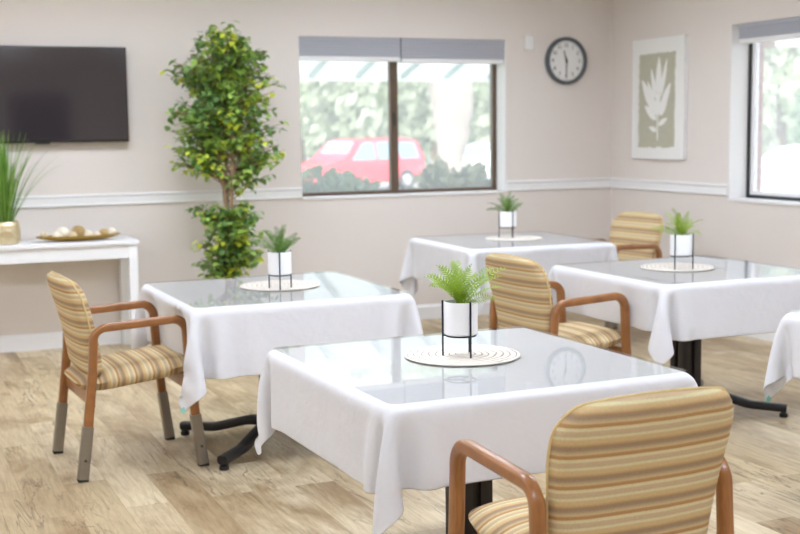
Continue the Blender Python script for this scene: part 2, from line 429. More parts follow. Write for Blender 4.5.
def moulding(name, wall, z0, z1, prof, spans, label):
    """trim strip with a stepped profile along the back ('b') or right ('r') wall"""
    bm = bmesh.new()
    for a, b in spans:
        ring = []
        for q in (a, b):
            vs = []
            for dd, zz in prof:
                z = z0+(z1-z0)*zz
                vs.append(bm.verts.new((q, YB-dd, z) if wall == 'b' else (XR-dd, q, z)))
            ring.append(vs)
        n = len(prof)
        for k in range(n): bm.faces.new((ring[0][k], ring[0][(k+1) % n], ring[1][(k+1) % n], ring[1][k]))
        bm.faces.new(ring[0][::-1]); bm.faces.new(ring[1])
    return struct(name, bm, 'white', label, smooth=False)
base_prof = [(0, 0), (.016, 0), (.016, .82), (.008, .95), (0, 1)]
rail_prof = [(0, 0), (.012, .02), (.02, .12), (.016, .25), (.016, .75), (.026, .88), (.022, .98), (0, 1)]
moulding('baseboard_back', 'b', 0, .115, base_prof, [(XL, XR)], 'white baseboard along the back wall')
moulding('baseboard_right', 'r', 0, .115, base_prof, [(YF, YB-.017)], 'white baseboard along the right wall')
moulding('trim_1', 'b', .982, 1.067, rail_prof, [(XL, W1[0]-.002), (W1[1]+.002, XR)], 'white chair rail on the back wall')
moulding('trim_2', 'r', .982, 1.067, rail_prof, [(W2[1]+.004, YB-.027), (YF, W2[0]-.004)], 'white chair rail on the right wall')

# ---- window in the back wall
def rect_frame(bm, x0, x1, z0, z1, w, y0, y1, axis='x', wb=None):
    wb = wb or w
    parts = [(x0, x0+w, z0, z1), (x1-w, x1, z0, z1), (x0+w, x1-w, z0, z0+wb), (x0+w, x1-w, z1-w, z1)]
    for a, b, c, d in parts:
        if axis == 'x': box(bm, a, b, y0, y1, c, d, .003, 1)
        else: box(bm, y0, y1, a, b, c, d, .003, 1)
bm = bmesh.new(); rect_frame(bm, W1[0], W1[1], W1[2], W1[3], .035, YB+.15, YB+.21)
w1 = struct('window_1', bm, 'bronze', 'two-pane sliding window in the back wall with dark bronze frame', smooth=False)
bm = bmesh.new(); box(bm, 3.79, 3.852, YB+.145, YB+.205, W1[2]+.036, W1[3]-.036, .004, 1); link('mullion', bm, 'bronze', w1, smooth=False)
bm = bmesh.new(); box(bm, 3.812, 3.828, YB+.13, YB+.1445, 1.52, 1.62, .003, 1); link('latch', bm, 'screw', w1, smooth=False)
for a, b in ((W1[0]+.036, 3.789), (3.853, W1[1]-.036)):
    bm = bmesh.new(); box(bm, a, b, YB+.176, YB+.182, W1[2]+.036, W1[3]-.036); link('window_pane', bm, 'glass', w1, smooth=False)
bm = bmesh.new(); box(bm, W1[0], W1[1], YB-.012, YB+.15, W1[2]-.012, W1[2]+.008, .004, 2); link('window_sill', bm, 'reveal', w1, smooth=False)
# ---- window in the right wall
bm = bmesh.new(); rect_frame(bm, W2[0], W2[1], W2[2], W2[3], .03, XR+.15, XR+.165, 'y')
w2 = struct('window_2', bm, 'blackframe', 'tall window in the right wall with thin black and white frame', smooth=False)
bm = bmesh.new(); rect_frame(bm, W2[0]+.012, W2[1]-.012, W2[2]+.012, W2[3]-.012, .045, XR+.165, XR+.205, 'y'); link('inner_sash', bm, 'white', w2, smooth=False)
bm = bmesh.new(); box(bm, XR+.182, XR+.188, W2[0]+.057, W2[1]-.057, W2[2]+.057, W2[3]-.057); link('window_pane', bm, 'glass', w2, smooth=False)
bm = bmesh.new(); box(bm, XR-.014, XR+.15, W2[0], W2[1], W2[2]-.014, W2[2]+.006, .004, 2); link('window_sill', bm, 'reveal', w2, smooth=False)
# white painted return of the recess
bm = bmesh.new(); box(bm, XR-.004, XR+.148, W2[1]-.008, W2[1]+.001, W2[2]+.007, W2[3]); link('jamb_lining', bm, 'reveal', w2, smooth=False)
bm = bmesh.new(); box(bm, W1[1]-.006, W1[1]+.001, YB-.002, YB+.149, W1[2]+.009, W1[3]); link('jamb_lining', bm, 'reveal', w1, smooth=False)

# ---- raised cellular shades
def shade(label, a, b, z0, z1, axis):
    root = thing('window_shade', label, 'window shade', ((a+b)/2, YB+.045, z0) if axis == 'x' else (XR+.045, (a+b)/2, z0), 0 if axis == 'x' else R(90), 'raised window shades')
    L = (b-a)/2-.004
    bm = bmesh.new(); n = 5
    prof = []
    for k in range(n):
        h = (z1-z0-.035-.03)/n
        prof += [(-.028, .035+k*h), (-.034, .035+(k+.5)*h)]
    prof += [(-.028, z1-z0-.03)]; prof += [(-d, z) for d, z in prof[::-1]]
    r0 = [bm.verts.new((-L, y, z)) for y, z in prof]; r1 = [bm.verts.new((L, y, z)) for y, z in prof]
    for k in range(len(prof)): bm.faces.new((r0[k], r0[(k+1) % len(prof)], r1[(k+1) % len(prof)], r1[k]))
    bm.faces.new(r0[::-1]); bm.faces.new(r1)
    link('pleated_fabric', bm, 'shade', root, smooth=False)
    bm = bmesh.new(); box(bm, -L, L, -.032, .032, 0, .034, .006, 2); link('bottom_rail', bm, 'railw', root)
    bm = bmesh.new(); box(bm, -L, L, -.034, .034, z1-z0-.03, z1-z0-.001, .004, 2); link('head_rail', bm, 'shade', root)
shade('wide grey pleated shade raised over the left pane of the back window', W1[0]+.002, 3.822, 2.005, 2.182, 'x')
shade('grey pleated shade raised over the right pane of the back window', 3.822, W1[1]-.008, 1.995, 2.182, 'x')
shade('grey pleated shade raised at the top of the right wall window', W2[0]+.002, W2[1]-.062, 2.06, 2.2, 'y')

bm = bmesh.new(); box(bm, XL-1, XR+1.1, YF-1, YB+1.15, ZC+.32, ZC+.5); struct('roof', bm, 'white', 'flat roof with a short eave', smooth=False)

# ------------------------------------------------------------------ unseen ceiling panels added to brighten the room
for i, (x, y) in enumerate([(-1.2, .9), (1.4, .9), (3.7, .9), (-1.2, 4.0), (1.4, 4.0), (3.7, 4.0), (-1.2, 7.1), (1.4, 7.1), (3.6, 7.0)]):
    t = thing('added_ceiling_light', 'unseen ceiling light panel added to brighten the dining room', 'ceiling light', (x, y, ZC), 0, 'added ceiling light panels')
    bm = bmesh.new(); rect_frame(bm, -.62, .62, -.31, .31, .02, -.03, 0)
    for v in bm.verts: v.co = Vector((v.co.x, v.co.z, v.co.y))
    link('frame', bm, 'white', t, smooth=False)
    bm = bmesh.new(); box(bm, -.598, .598, -.288, .288, -.022, -.004); link('diffuser', bm, 'lamp', t, smooth=False)

# ------------------------------------------------------------------ armchair
def frame_path(s):
    """one bent-wood side: rear foot, up, over the arm, down to the front foot"""
    pts = [(-.252, 0, .12), (-.232, 0, .30), (-.212, 0, .46), (-.200, 0, .660), (.205, 0, .678), (.216, 0, .46), (.248, 0, .12)]
    P = [Vector(p) for p in pts]
    return fillet(P, [.6, .6, .062, .062, 1.2], 8)

def make_chair(label, loc, rz):
    t = thing('armchair', label, 'chair', (loc[0], loc[1], 0), rz, 'striped wooden armchairs')
    for s in (-1, 1):
        bm = bmesh.new()
        sweep(bm, frame_path(s), lambda u: rrect(.036, .030+.010*min(1, abs(u-.5)/.16), .010))
        for v in bm.verts: v.co.y += s*.272
        link('side_frame', bm, 'wood', t)
        for fx, x1, x2 in ((-1, -.271, -.240), (1, .267, .236)):
            bm = bmesh.new()
            sweep(bm, [(x1, s*.272, .012), (x2, s*.272, .24)], lambda u: rrect(.042, .046, .006))
            lg = link('leg_extender', bm, 'sleeve', t)
            bm = bmesh.new(); box(bm, x1-.022, x1+.022, s*.272-.02, s*.272+.02, 0, .014, .004); link('foot_cap', bm, 'rubber', lg)
            bm = bmesh.new(); lathe(bm, [(.006, 0), (.006, .004), (.003, .006)], n=10)
            xm = x1+(x2-x1)*.36
            for v in bm.verts: v.co = Vector((xm+v.co.x, s*(.272+.0195+v.co.z), .095+v.co.y))
            link('screw', bm, 'screw', lg)
    # seat: a domed pad, sagging a little to the rear
    bm = bmesh.new(); nx, ny = 22, 22
    def seat_pt(u, v, top):
        # superellipse outline
        ex = 5.0
        r = (abs(u)**ex+abs(v)**ex)**(1/ex) if (u or v) else 0
        m = max(abs(u), abs(v)); k = m/r if r else 1
        uu, vv = u*k, v*k
        hx, hy = .268, .252-.012*(1-uu)/2
        x = .012+uu*hx; y = vv*hy
        edge = 1-m**6
        zc = .434+.030*uu+(.012 if uu > .5 else 0)*(uu-.5)
        z = zc+(.038*edge+.016*(1-uu*uu)*(1-vv*vv)*.6 if top else -.050*(edge**.5))
        return Vector((x, y, z))
    grid = {}
    for top in (1, 0):
        for i in range(nx+1):
            for j in range(ny+1):
                u = -math.cos(PI*i/nx) ; v = -math.cos(PI*j/ny)
                u = .35*u+.65*(2*i/nx-1); v = .35*v+.65*(2*j/ny-1)
                if not top and (i in (0, nx) or j in (0, ny)): grid[(0, i, j)] = grid[(1, i, j)]; continue
                grid[(top, i, j)] = bm.verts.new(seat_pt(u, v, top))
        for i in range(nx):
            for j in range(ny):
                q = [grid[(top, i, j)], grid[(top, i+1, j)], grid[(top, i+1, j+1)], grid[(top, i, j+1)]]
                bm.faces.new(q if top else q[::-1])
    link('seat', bm, 'stripe_seat', t, angle=80)
    # seat rails under the pad
    bm = bmesh.new(); box(bm, -.222, -.200, -.254, .254, .315, .384, .004); link('rear_rail', bm, 'wood', t)
    bm = bmesh.new(); box(bm, .204, .226, -.254, .254, .350, .412, .004); link('front_rail', bm, 'wood', t)
    # back: upright pad, wide rounded shoulders, narrower at the foot
    bm = bmesh.new(); nu, nv = 22, 28; zb, zt = .430, .880
    def width(f):
        w = .226+.032*min(1, f/.7)**1.1
        return w
    def back_pt(u, f, side):
        # f 0..1 up, u -1..1 across; outline with rounded corners
        H = zt-zb
        ut = abs(u)
        rt, rb = .075, .05
        w = width(f)
        y = u*w
        top_drop = .024*u*u
        z = zb+f*(H-top_drop)
        # round the corners
        def rnd(y, z):
            yy = abs(y); zz = z
            for rad, zc, sg in ((rt, zb+H-.024*min(1, (yy/w))**2-rt, 1), (rb, zb+rb, -1)):
                yc = w-rad
                if yy > yc and (zz-zc)*sg > 0:
                    a = (yy-yc)/rad; b = abs(zz-zc)/rad; m = max(a, b); l = math.hypot(a, b)
                    if l > 0: yy = yc+rad*a*m/l; zz = zc+sg*rad*b*m/l
            return math.copysign(yy, y), zz
        y, z = rnd(y, z)
        g = (z-zb)/H
        lean = -.190-.050*g-.060*g*g
        m = max(abs(u), abs(2*f-1))
        th = .038*(1-m**9)**.5 if m < 1 else 0
        curve = .030*(y/w)**2*(.4+.6*g)
        x = lean+curve+(th*1.05 if side else -th)
        return Vector((x, y, z))
    grid = {}
    for side in (1, 0):
        for i in range(nu+1):
            for j in range(nv+1):
                uu = 2*i/nu-1; vv = 2*j/nv-1
                u = .5*uu+.5*math.sin(uu*PI/2); f = (.5*vv+.5*math.sin(vv*PI/2)+1)/2
                if not side and (i in (0, nu) or j in (0, nv)): grid[(0, i, j)] = grid[(1, i, j)]; continue
                grid[(side, i, j)] = bm.verts.new(back_pt(u, f, side))
        for i in range(nu):
            for j in range(nv):
                q = [grid[(side, i, j)], grid[(side, i+1, j)], grid[(side, i+1, j+1)], grid[(side, i, j+1)]]
                bm.faces.new(q if side else q[::-1])
    bk = link('backrest', bm, 'stripe_back', t, angle=80)
    # piping along the outline
    path = []
    for j in range(0, nv+1): path.append(back_pt(-1, (math.sin((2*j/nv-1)*PI/2)*.5+(2*j/nv-1)*.5+1)/2, 1))
    for i in range(1, nu+1):
        uu = 2*i/nu-1; path.append(back_pt(.5*uu+.5*math.sin(uu*PI/2), 1, 1))
    for j in range(nv-1, -1, -1): path.append(back_pt(1, (math.sin((2*j/nv-1)*PI/2)*.5+(2*j/nv-1)*.5+1)/2, 1))
    bm = bmesh.new(); tube(bm, path, .0038, 6); link('piping', bm, 'piping', bk)
    return t

def dup(root, loc, rz, label):
    r = root.copy(); COL.objects.link(r); r.location = (loc[0], loc[1], 0); r.rotation_euler = (0, 0, rz); r['label'] = label
    for ch in list(root.children):
        c = ch.copy(); COL.objects.link(c); c.parent = r
        for g in list(ch.children):
            d = g.copy(); COL.objects.link(d); d.parent = c
    return r
CHAIRS = [((1.053, 5.625), R(3), 'striped wooden armchair on grey leg sleeves near the white console table'),
          ((1.675, 2.68), R(91), 'striped wooden armchair seen from behind at the nearest table'),
          ((3.150, 5.335), R(4), 'striped wooden armchair between the nearest fern and the right-hand table'),
          ((4.815, 7.423), R(188), 'striped wooden armchair in the far corner under the leaf print')]
ch0 = None
for loc, rz, lab in CHAIRS:
    if ch0 is None: ch0 = make_chair(lab, loc, rz)
    else: dup(ch0, loc, rz, lab)

# ------------------------------------------------------------------ tables with cloth
TS = .523
def make_table(label, loc, rz):
    t = thing('dining_table', label, 'table', (loc[0], loc[1], 0), rz, 'square pedestal dining tables')
    bm = bmesh.new(); box(bm, -TS+.03, TS-.03, -TS+.03, TS-.03, .712, .738, .006); link('tabletop', bm, 'core', t)
    bm = bmesh.new(); box(bm, -.235, .235, -.235, .235, .690, .711, .004); link('mounting_plate', bm, 'black', t)
    bm = bmesh.new(); box(bm, -.068, .068, -.068, .068, .42, .689, .004)
    link('column_head', bm, 'column', t)
    bm = bmesh.new()
    box(bm, -.042, .042, -.042, .042, .10, .43)
    for a in (-1, 1):
        for b in (-1, 1): box(bm, a*.036-.022, a*.036+.022, b*.036-.022, b*.036+.022, .10, .43, .004)
    link('column', bm, 'column', t)
    for k in range(4):
        a = R(45+90*k); c, s = math.cos(a), math.sin(a)
        prof = fillet([(.03, 0, .112), (.14, 0, .105), (.33, 0, .054), (.515, 0, .046)], [.25, .25], 6)
        bm = bmesh.new(); sweep(bm, prof, lambda u: rrect(.062-.012*u, .046-.006*u, .014))
        box(bm, .488, .512, -.02, .02, .024, .04, .004)
        for v in bm.verts: v.co = Vector((c*v.co.x-s*v.co.y, s*v.co.x+c*v.co.y, v.co.z))
        lg = link('leg', bm, 'black', t)
        bm = bmesh.new(); lathe(bm, [(.02, 0), (.023, .006), (.021, .02), (.009, .024), (.009, .03)], .50, 0, 16)
        for v in bm.verts: v.co = Vector((c*v.co.x-s*v.co.y, s*v.co.x+c*v.co.y, v.co.z))
        link('glide', bm, 'black', lg)
    return t
TABLES = [((1.7655, 3.555), R(1.3), 'front table'), ((1.7506, 5.6127), R(.34), 'left table'),
          ((3.9258, 7.2824), R(-1.8), 'far table'), ((3.9181, 5.3195), R(.16), 'right table'), ((3.855, 3.395), 0, 'edge table')]
TLAB = ['square pedestal table nearest the camera, under a white cloth', 'square pedestal table behind the nearest one, by the left armchair',
        'square pedestal table below the back window, farthest away', 'square pedestal table under a white cloth in front of the right wall',
        'square pedestal table mostly cut off by the right edge']
CLAB = ['white cloth hanging with pointed corners over the nearest table', 'white cloth over the left table beside the striped armchair', 'white cloth on the farthest table, below the back window',
        'white cloth on the right table in front of the right wall', 'white cloth corner with a teal tag at the right edge of the photo']
SLAB = ['clear glossy sheet reflecting the window on the nearest table', 'clear glossy sheet over the cloth of the left table', 'clear glossy sheet over the cloth of the farthest table',
        'clear glossy sheet over the cloth of the table by the right wall', 'clear glossy sheet on the table cut off at the right edge']
t0 = None
for (loc, rz, _), lab in zip(TABLES, TLAB):
    if t0 is None: t0 = make_table(lab, loc, rz)
    else: dup(t0, loc, rz, lab)

# hanging cloth: a sheet held on the table top, its free border dropped under gravity
def drape(seed, drop, off=(0, 0), skew=((1, 1),)*4, posts=(), n=60, iters=150):
    """position-based cloth; returns vertices (local) and the grid size"""
    import numpy as np
    rng = np.random.default_rng(seed)
    a = TS+drop; g = np.linspace(-a, a, n+1)
    U, V = np.meshgrid(g+off[0], g+off[1], indexing='ij'); ZT = .7485
    e = TS-.010
    inside = (np.abs(U) <= e) & (np.abs(V) <= e)
    su = np.clip(np.abs(U)-e, 0, None); sv = np.clip(np.abs(V)-e, 0, None)
    d = np.hypot(su, sv)
    # start: flaps hanging, corners folded into a loose cone along the diagonal
    k = np.where((su > 0) & (sv > 0), .42, .10)
    kx = k.copy(); ky = k.copy()
    for (sx, sy), (fx_, fy_) in zip(((-1, -1), (1, -1), (-1, 1), (1, 1)), skew):
        m = (su > 0) & (sv > 0) & (np.sign(U) == sx) & (np.sign(V) == sy)
        kx[m] *= fx_; ky[m] *= fy_
    P = np.stack([np.clip(U, -e, e)+np.sign(U)*su*kx, np.clip(V, -e, e)+np.sign(V)*sv*ky, ZT-d*.93], -1)
    for q in rng.normal(size=(7, 4)):
        amp = np.where(inside, 0, .0035*d/.27)
        P[..., 0] += amp*np.sin(q[0]*9*U+q[1]*9*V+q[2]*6)*q[3]
        P[..., 1] += amp*np.cos(q[1]*9*U-q[0]*9*V+q[3]*6)*q[2]
    old = P.copy(); w = np.where(inside, 0., 1.)
    h = g[1]-g[0]
    batches = []
    I, J = np.meshgrid(np.arange(n+1), np.arange(n+1), indexing='ij')
    for di, dj, kk in ((1, 0, 1.), (0, 1, 1.), (1, 1, .5), (1, -1, .5), (2, 0, .06), (0, 2, .06)):
        L = h*math.hypot(di, dj); s = max(di, abs(dj))
        ok = (I+di <= n) & (J+dj <= n) & (J+dj >= 0)
        for ph in range(2):
            key = (I if di else J)//s % 2 == ph
            m = ok & key
            ia = (I*(n+1)+J)[m]; ib = ((I+di)*(n+1)+J+dj)[m]
            live = (w.ravel()[ia]+w.ravel()[ib]) > 0
            ia, ib = ia[live], ib[live]; wa = w.ravel()[ia][:, None]; wb = w.ravel()[ib][:, None]
            batches.append((ia, ib, wa/(wa+wb), wb/(wa+wb), kk, L))
    P = P.reshape(-1, 3); old = old.reshape(-1, 3); wf = w.reshape(-1, 1); ins = inside.ravel()
    for it in range(iters):
        vel = (P-old)*.94; old = P.copy()
        P = P+vel*wf; P[:, 2] -= .0016*wf[:, 0]
        for _ in range(12):
            for ia, ib, wa, wb, kk, L in batches:
                dl = P[ib]-P[ia]; ln = np.sqrt((dl*dl).sum(1, keepdims=True))+1e-9
                c = dl*(kk*(ln-L)/ln); c[ln[:, 0] < L] *= .6
                P[ia] += c*wa; P[ib] -= c*wb
            px = TS-np.abs(P[:, 0]); py = TS-np.abs(P[:, 1])
            over = ~ins & (px > 0) & (py > 0) & (P[:, 2] < ZT-.006) & (P[:, 2] > .705)
            mx = over & (px < py); my = over & (px >= py)
            P[mx, 0] = np.sign(P[mx, 0])*TS; P[my, 1] = np.sign(P[my, 1])*TS
            for sx, py_, xin in posts:      # armrest fronts pushed in against the hanging flap
                fall = np.clip(1-np.clip(np.abs(P[:, 1]-py_)-.03, 0, None)/.11, 0, 1)
                fz = fall*np.clip((.738-P[:, 2])/.055, 0, 1); lim = (TS+.012)*(1-fz)+xin*fz
                hit = ~ins & (fall > 0) & (P[:, 2] < .71) & (sx*P[:, 0] > lim) & (sx*P[:, 0] < TS+.2)
                P[hit, 0] = sx*lim[hit]
    return P.reshape(n+1, n+1, 3), n

def cloth_object(idx, seed, drop, off, skew, posts):
    P, n = drape(seed, drop, off, skew, posts)
    (loc, rz, _) = TABLES[idx]
    bm = bmesh.new(); vs = [[bm.verts.new(P[i, j]) for j in range(n+1)] for i in range(n+1)]
    for i in range(n):
        for j in range(n): bm.faces.new((vs[i][j], vs[i+1][j], vs[i+1][j+1], vs[i][j+1]))
    o = link('tablecloth', bm, 'cloth', angle=180)
    o.location = (loc[0], loc[1], 0); o.rotation_euler = (0, 0, rz)
    so = o.modifiers.new('thickness', 'SOLIDIFY'); so.thickness = .0014; so.offset = 0
    su = o.modifiers.new('smooth', 'SUBSURF'); su.levels = 1; su.render_levels = 1
    tag(o, CLAB[idx], 'tablecloth', 'white square tablecloths')
    # hem tag on the corner nearest the viewer
    for ci, cj in (((0, 0),) if idx != 4 else ((0, n),)):
        p = Vector(P[ci, cj]); q = Vector(P[ci+(1 if ci == 0 else -1), cj]); r = Vector(P[ci, cj+(1 if cj == 0 else -1)])
        if idx in (0, 1, 4):
            bm = bmesh.new(); c = p*.6+q*.2+r*.2; ax = (q-p).normalized(); bx = (r-p).normalized(); nn = ax.cross(bx).normalized()
            for sgn in (1, -1):
                pass
            quad = [c-ax*.011-bx*.011, c+ax*.011-bx*.011, c+ax*.011+bx*.011, c-ax*.011+bx*.011]
            lo = [bm.verts.new(v-nn*.003) for v in quad]; hi = [bm.verts.new(v+nn*.003) for v in quad]
            bm.faces.new(lo[::-1]); bm.faces.new(hi)
            for k in range(4): bm.faces.new((lo[k], lo[(k+1) % 4], hi[(k+1) % 4], hi[k]))
            link('hem_tag', bm, 'teal', o)['label'] = 'small teal tag at the cloth corner'
    return o
SK = ((.35, 1.5), (1.2, .6), (.5, 1.4), (1.3, .5))
def arm_fronts(ti, ci):
    """where a chair's two armrest fronts meet the cloth, in the table's own frame: (side, y, allowed |x|)"""
    (tx, ty), rz, _ = TABLES[ti]; (cx, cy), cr, _ = CHAIRS[ci]; out = []
    for sy in (-.272, .272):
        X = cx+.238*math.cos(cr)-sy*math.sin(cr)-tx; Y = cy+.238*math.sin(cr)+sy*math.cos(cr)-ty
        x = X*math.cos(rz)+Y*math.sin(rz); y = -X*math.sin(rz)+Y*math.cos(rz)
        if abs(x) < TS+.02: out.append((1 if x > 0 else -1, y, abs(x)-.004))
    return out
for i, (seed, drop, off, skew, posts) in enumerate([(3, .235, (-.004, .016), ((1.5, .35), (1.2, .6), (.5, 1.4), (1.3, .5)), []), (5, .262, (0, -.02), ((1.5, .4), (1, 1), (.6, 1.3), (1, 1)), arm_fronts(1, 0)), (8, .25, (0, 0), SK, arm_fronts(2, 3)),
        (11, .245, (.03, -.005), ((1.5, .4), (1, 1), (.5, 1.3), (1, 1)), arm_fronts(3, 2)), (14, .228, (0, 0), SK, [])]):
    cloth_object(i, seed, drop, off, skew, posts)
for i, (loc, rz, _) in enumerate(TABLES):
    bm = bmesh.new(); ol = rrect(2*TS-.044, 2*TS-.044, .03, 6)
    lo = [bm.verts.new((x, y, 0)) for x, y in ol]; hi = [bm.verts.new((x, y, .004)) for x, y in ol]
    bm.faces.new(hi); bm.faces.new(lo[::-1]).material_index = 1
    for k in range(len(ol)): bm.faces.new((lo[k], lo[(k+1) % len(ol)], hi[(k+1) % len(ol)], hi[k])).material_index = 1
    o = link('table_cover_sheet', bm, ['cover', 'coverside'], smooth=False); o.location = (loc[0], loc[1], .7505); o.rotation_euler = (0, 0, rz)
    tag(o, SLAB[i], 'table cover', 'clear sheets over the tablecloths')

# ------------------------------------------------------------------ placemats and ferns
ZS = .7548
MATS = [(1.772, 3.61, 'cream spiral-woven round placemat under the fern on the nearest table'), (1.80, 5.64, 'round cream placemat under the fern of the left table'),
        (3.97, 7.30, 'round cream placemat under the fern of the farthest table'), (3.885, 5.36, 'round cream placemat under the fern in front of the right wall')]
for x, y, lab in MATS:
    bm = bmesh.new(); lathe(bm, [(.001, 0), (.184, 0), (.19, .003), (.188, .006), (.18, .007), (.001, .006)], n=72)
    o = link('round_placemat', bm, 'placemat'); o.location = (x, y, ZS); tag(o, lab, 'placemat', 'round cream placemats')

def frond(bm, base, az, length, lift, droop, rnd, wmax=.030, pairs=14):
    """one fern frond: midrib with paired pointed leaflets"""
    d = Vector((math.cos(az), math.sin(az), 0)); pts = []
    n = 18
    for k in range(n+1):
        u = k/n
        ang = lift-droop*u*u
        if k == 0: p = Vector(base)
        else: p = pts[-1]+(d*math.cos(ang)+Vector((0, 0, math.sin(ang))))*(length/n)
        pts.append(p)
    tube(bm, pts, [.0016*(1-.75*k/n) for k in range(n+1)], 5)
    side = Vector((-d.y, d.x, 0)); roll = rnd.uniform(-1.15, 1.15)
    for k in range(pairs):
        u = .16+.84*k/(pairs-1); f = u*n; i = min(int(f), n-1); p = pts[i].lerp(pts[i+1], f-i); t = (pts[i+1]-pts[i]).normalized()
        nrm = side.cross(t); sd = (side*math.cos(roll)+nrm*math.sin(roll)).normalized(); nrm = sd.cross(t)
        L = wmax*(math.sin(min(1, u*1.35+.12)*PI*.5) if u < .45 else (1-u)**.62*1.35+.12)*rnd.uniform(.88, 1.1)
        for s in (-1, 1):
            dr = (sd*s*.86+t*.5+nrm*rnd.uniform(-.18, .1)).normalized(); wv = t*.0026-dr*.0005
            a = bm.verts.new(p-wv*.5); b = bm.verts.new(p+dr*L*.45-wv+nrm*.0008); c = bm.verts.new(p+dr*L-nrm*.001)
            e = bm.verts.new(p+dr*L*.45+wv+nrm*.0008); g = bm.verts.new(p+wv*.5)
            bm.faces.new((a, b, e, g)); bm.faces.new((b, c, e))

def fern(label, x, y, z, ang, seed, rp, hp, leg, fm, sm, spread, tall, count):
    rnd = random.Random(seed)
    t = thing('potted_fern', label, 'potted plant', (x, y, z), 0, 'ferns in white pots on metal stands')
    zb = leg
    bm = bmesh.new(); lathe(bm, [(.001, zb), (rp-.005, zb), (rp, zb+.005), (rp, zb+hp-.003), (rp-.0015, zb+hp), (rp-.004, zb+hp), (rp-.005, zb+hp-.012), (rp-.005, zb+hp-.022)], n=44, cap1=False)
    p = link('pot', bm, 'pot', t)
    bm = bmesh.new(); lathe(bm, [(rp-.0055, zb+hp-.024), (rp*.6, zb+hp-.018), (.002, zb+hp-.014)], n=28); link('soil', bm, 'soil', p)
    bm = bmesh.new(); tube(bm, [((rp-.006)*math.cos(2*PI*k/32), (rp-.006)*math.sin(2*PI*k/32), zb-.003) for k in range(33)], .0028, 8)
    for k in range(3):
        a = ang+2*PI*k/3; tube(bm, [(0, 0, zb-.003), ((rp+.001)*math.cos(a), (rp+.001)*math.sin(a), zb-.003)], .0028, 8)
    st = link('plant_stand', bm, sm, t)
    for k in range(3):
        a = ang+2*PI*k/3; bm = bmesh.new(); c, s = (rp+.004)*math.cos(a), (rp+.004)*math.sin(a)
        tube(bm, [(c, s, 0), (c, s, zb+hp+.004)], .0032, 10); link('stand_leg', bm, sm, st)
    for k in range(count):
        a = 2*PI*(k*.382+rnd.uniform(-.06, .06)); q = k/count
        lift = R(rnd.uniform(56, 84) if q < .45 else rnd.uniform(26, 56)); lift = lift if k else R(88)
        L = (tall if q < .45 else spread)*rnd.uniform(.82, 1.1)
        bm = bmesh.new(); frond(bm, (rnd.uniform(-.013, .013), rnd.uniform(-.013, .013), zb+hp-.016), a, L, lift, R(rnd.uniform(25, 62)), rnd)
        link('frond', bm, fm, t, angle=180)
    return t
fern('lush bright green fern in a white pot on the nearest table', 1.755, 3.585, ZS+.0065, R(-84), 4, .055, .108, .07, 'fern', 'stand', .185, .155, 28)
fern('darker fern in a white pot on the table beside the left armchair', 1.757, 5.50, ZS+.0065, R(-108), 12, .055, .105, .068, 'ferndark', 'standteal', .15, .15, 17)
fern('small fern in a white pot below the back window, farthest away', 3.95, 7.34, ZS+.0065, R(-86), 23, .056, .105, .07, 'ferndark', 'stand', .15, .145, 17)
fern('spiky fern in a white pot on the table in front of the right wall', 3.84, 5.265, ZS+.0065, R(-156), 31, .056, .108, .07, 'fern', 'standteal', .15, .15, 17)

# ------------------------------------------------------------------ TV, console and what stands on it
tv = thing('television', 'black flat screen television on the wall above the console', 'television', (1.13, YB-.075, 1.752))
bm = bmesh.new(); box(bm, -.585, .585, 0, .04, -.325, .325, .006); link('cabinet', bm, 'tvbody', tv)
bm = bmesh.new(); box(bm, -.575, .575, -.003, .001, -.31, .316, .001, 1); link('screen', bm, 'tvscreen', tv)
bm = bmesh.new(); box(bm, -.2, .2, .041, .074, -.15, .15, .004); link('wall_bracket', bm, 'tvbody', tv)
bm = bmesh.new(); box(bm, -.05, .05, .004, .02, -.334, -.324, .002); link('sensor_bar', bm, 'tvbody', tv)
tv.rotation_euler = (R(0), 0, 0)

CX0, CX1, CY0, CY1, CZ = .2, 1.69, 8.385, 8.785, .768
cs = thing('console_table', 'white console table against the wall below the television', 'table', ((CX0+CX1)/2, (CY0+CY1)/2, 0))
hx, hy = (CX1-CX0)/2, (CY1-CY0)/2
bm = bmesh.new(); box(bm, -hx, hx, -hy, hy, CZ-.028, CZ, .004); link('tabletop', bm, 'console', cs)
bm = bmesh.new()
box(bm, -hx+.06, hx-.06, -hy+.018, -hy+.036, CZ-.12, CZ-.0285); box(bm, -hx+.06, hx-.06, hy-.036, hy-.018, CZ-.12, CZ-.0285)
box(bm, -hx+.02, -hx+.038, -hy+.06, hy-.06, CZ-.12, CZ-.0285); box(bm, hx-.038, hx-.02, -hy+.06, hy-.06, CZ-.12, CZ-.0285)
link('apron', bm, 'console', cs, smooth=False)
for a in (-1, 1):
    for b in (-1, 1):
        bm = bmesh.new(); cx, cy = a*(hx-.042), b*(hy-.042); box(bm, cx-.03, cx+.03, cy-.03, cy+.03, 0, CZ-.0285, .003); link('leg', bm, 'console', cs)
gp = thing('potted_grass', 'tall green grass in a hammered gold pot on the console', 'potted plant', (.842, 8.55, CZ))
bm = bmesh.new(); lathe(bm, [(.001, 0), (.078, 0), (.09, .006), (.096, .04), (.096, .11), (.09, .142), (.083, .15), (.079, .15), (.078, .13)], n=40, cap1=False); pt = link('pot', bm, 'gold', gp)
bm = bmesh.new(); lathe(bm, [(.0775, .128), (.04, .136), (.002, .138)], n=24); link('soil', bm, 'soil', pt)
rnd = random.Random(7)
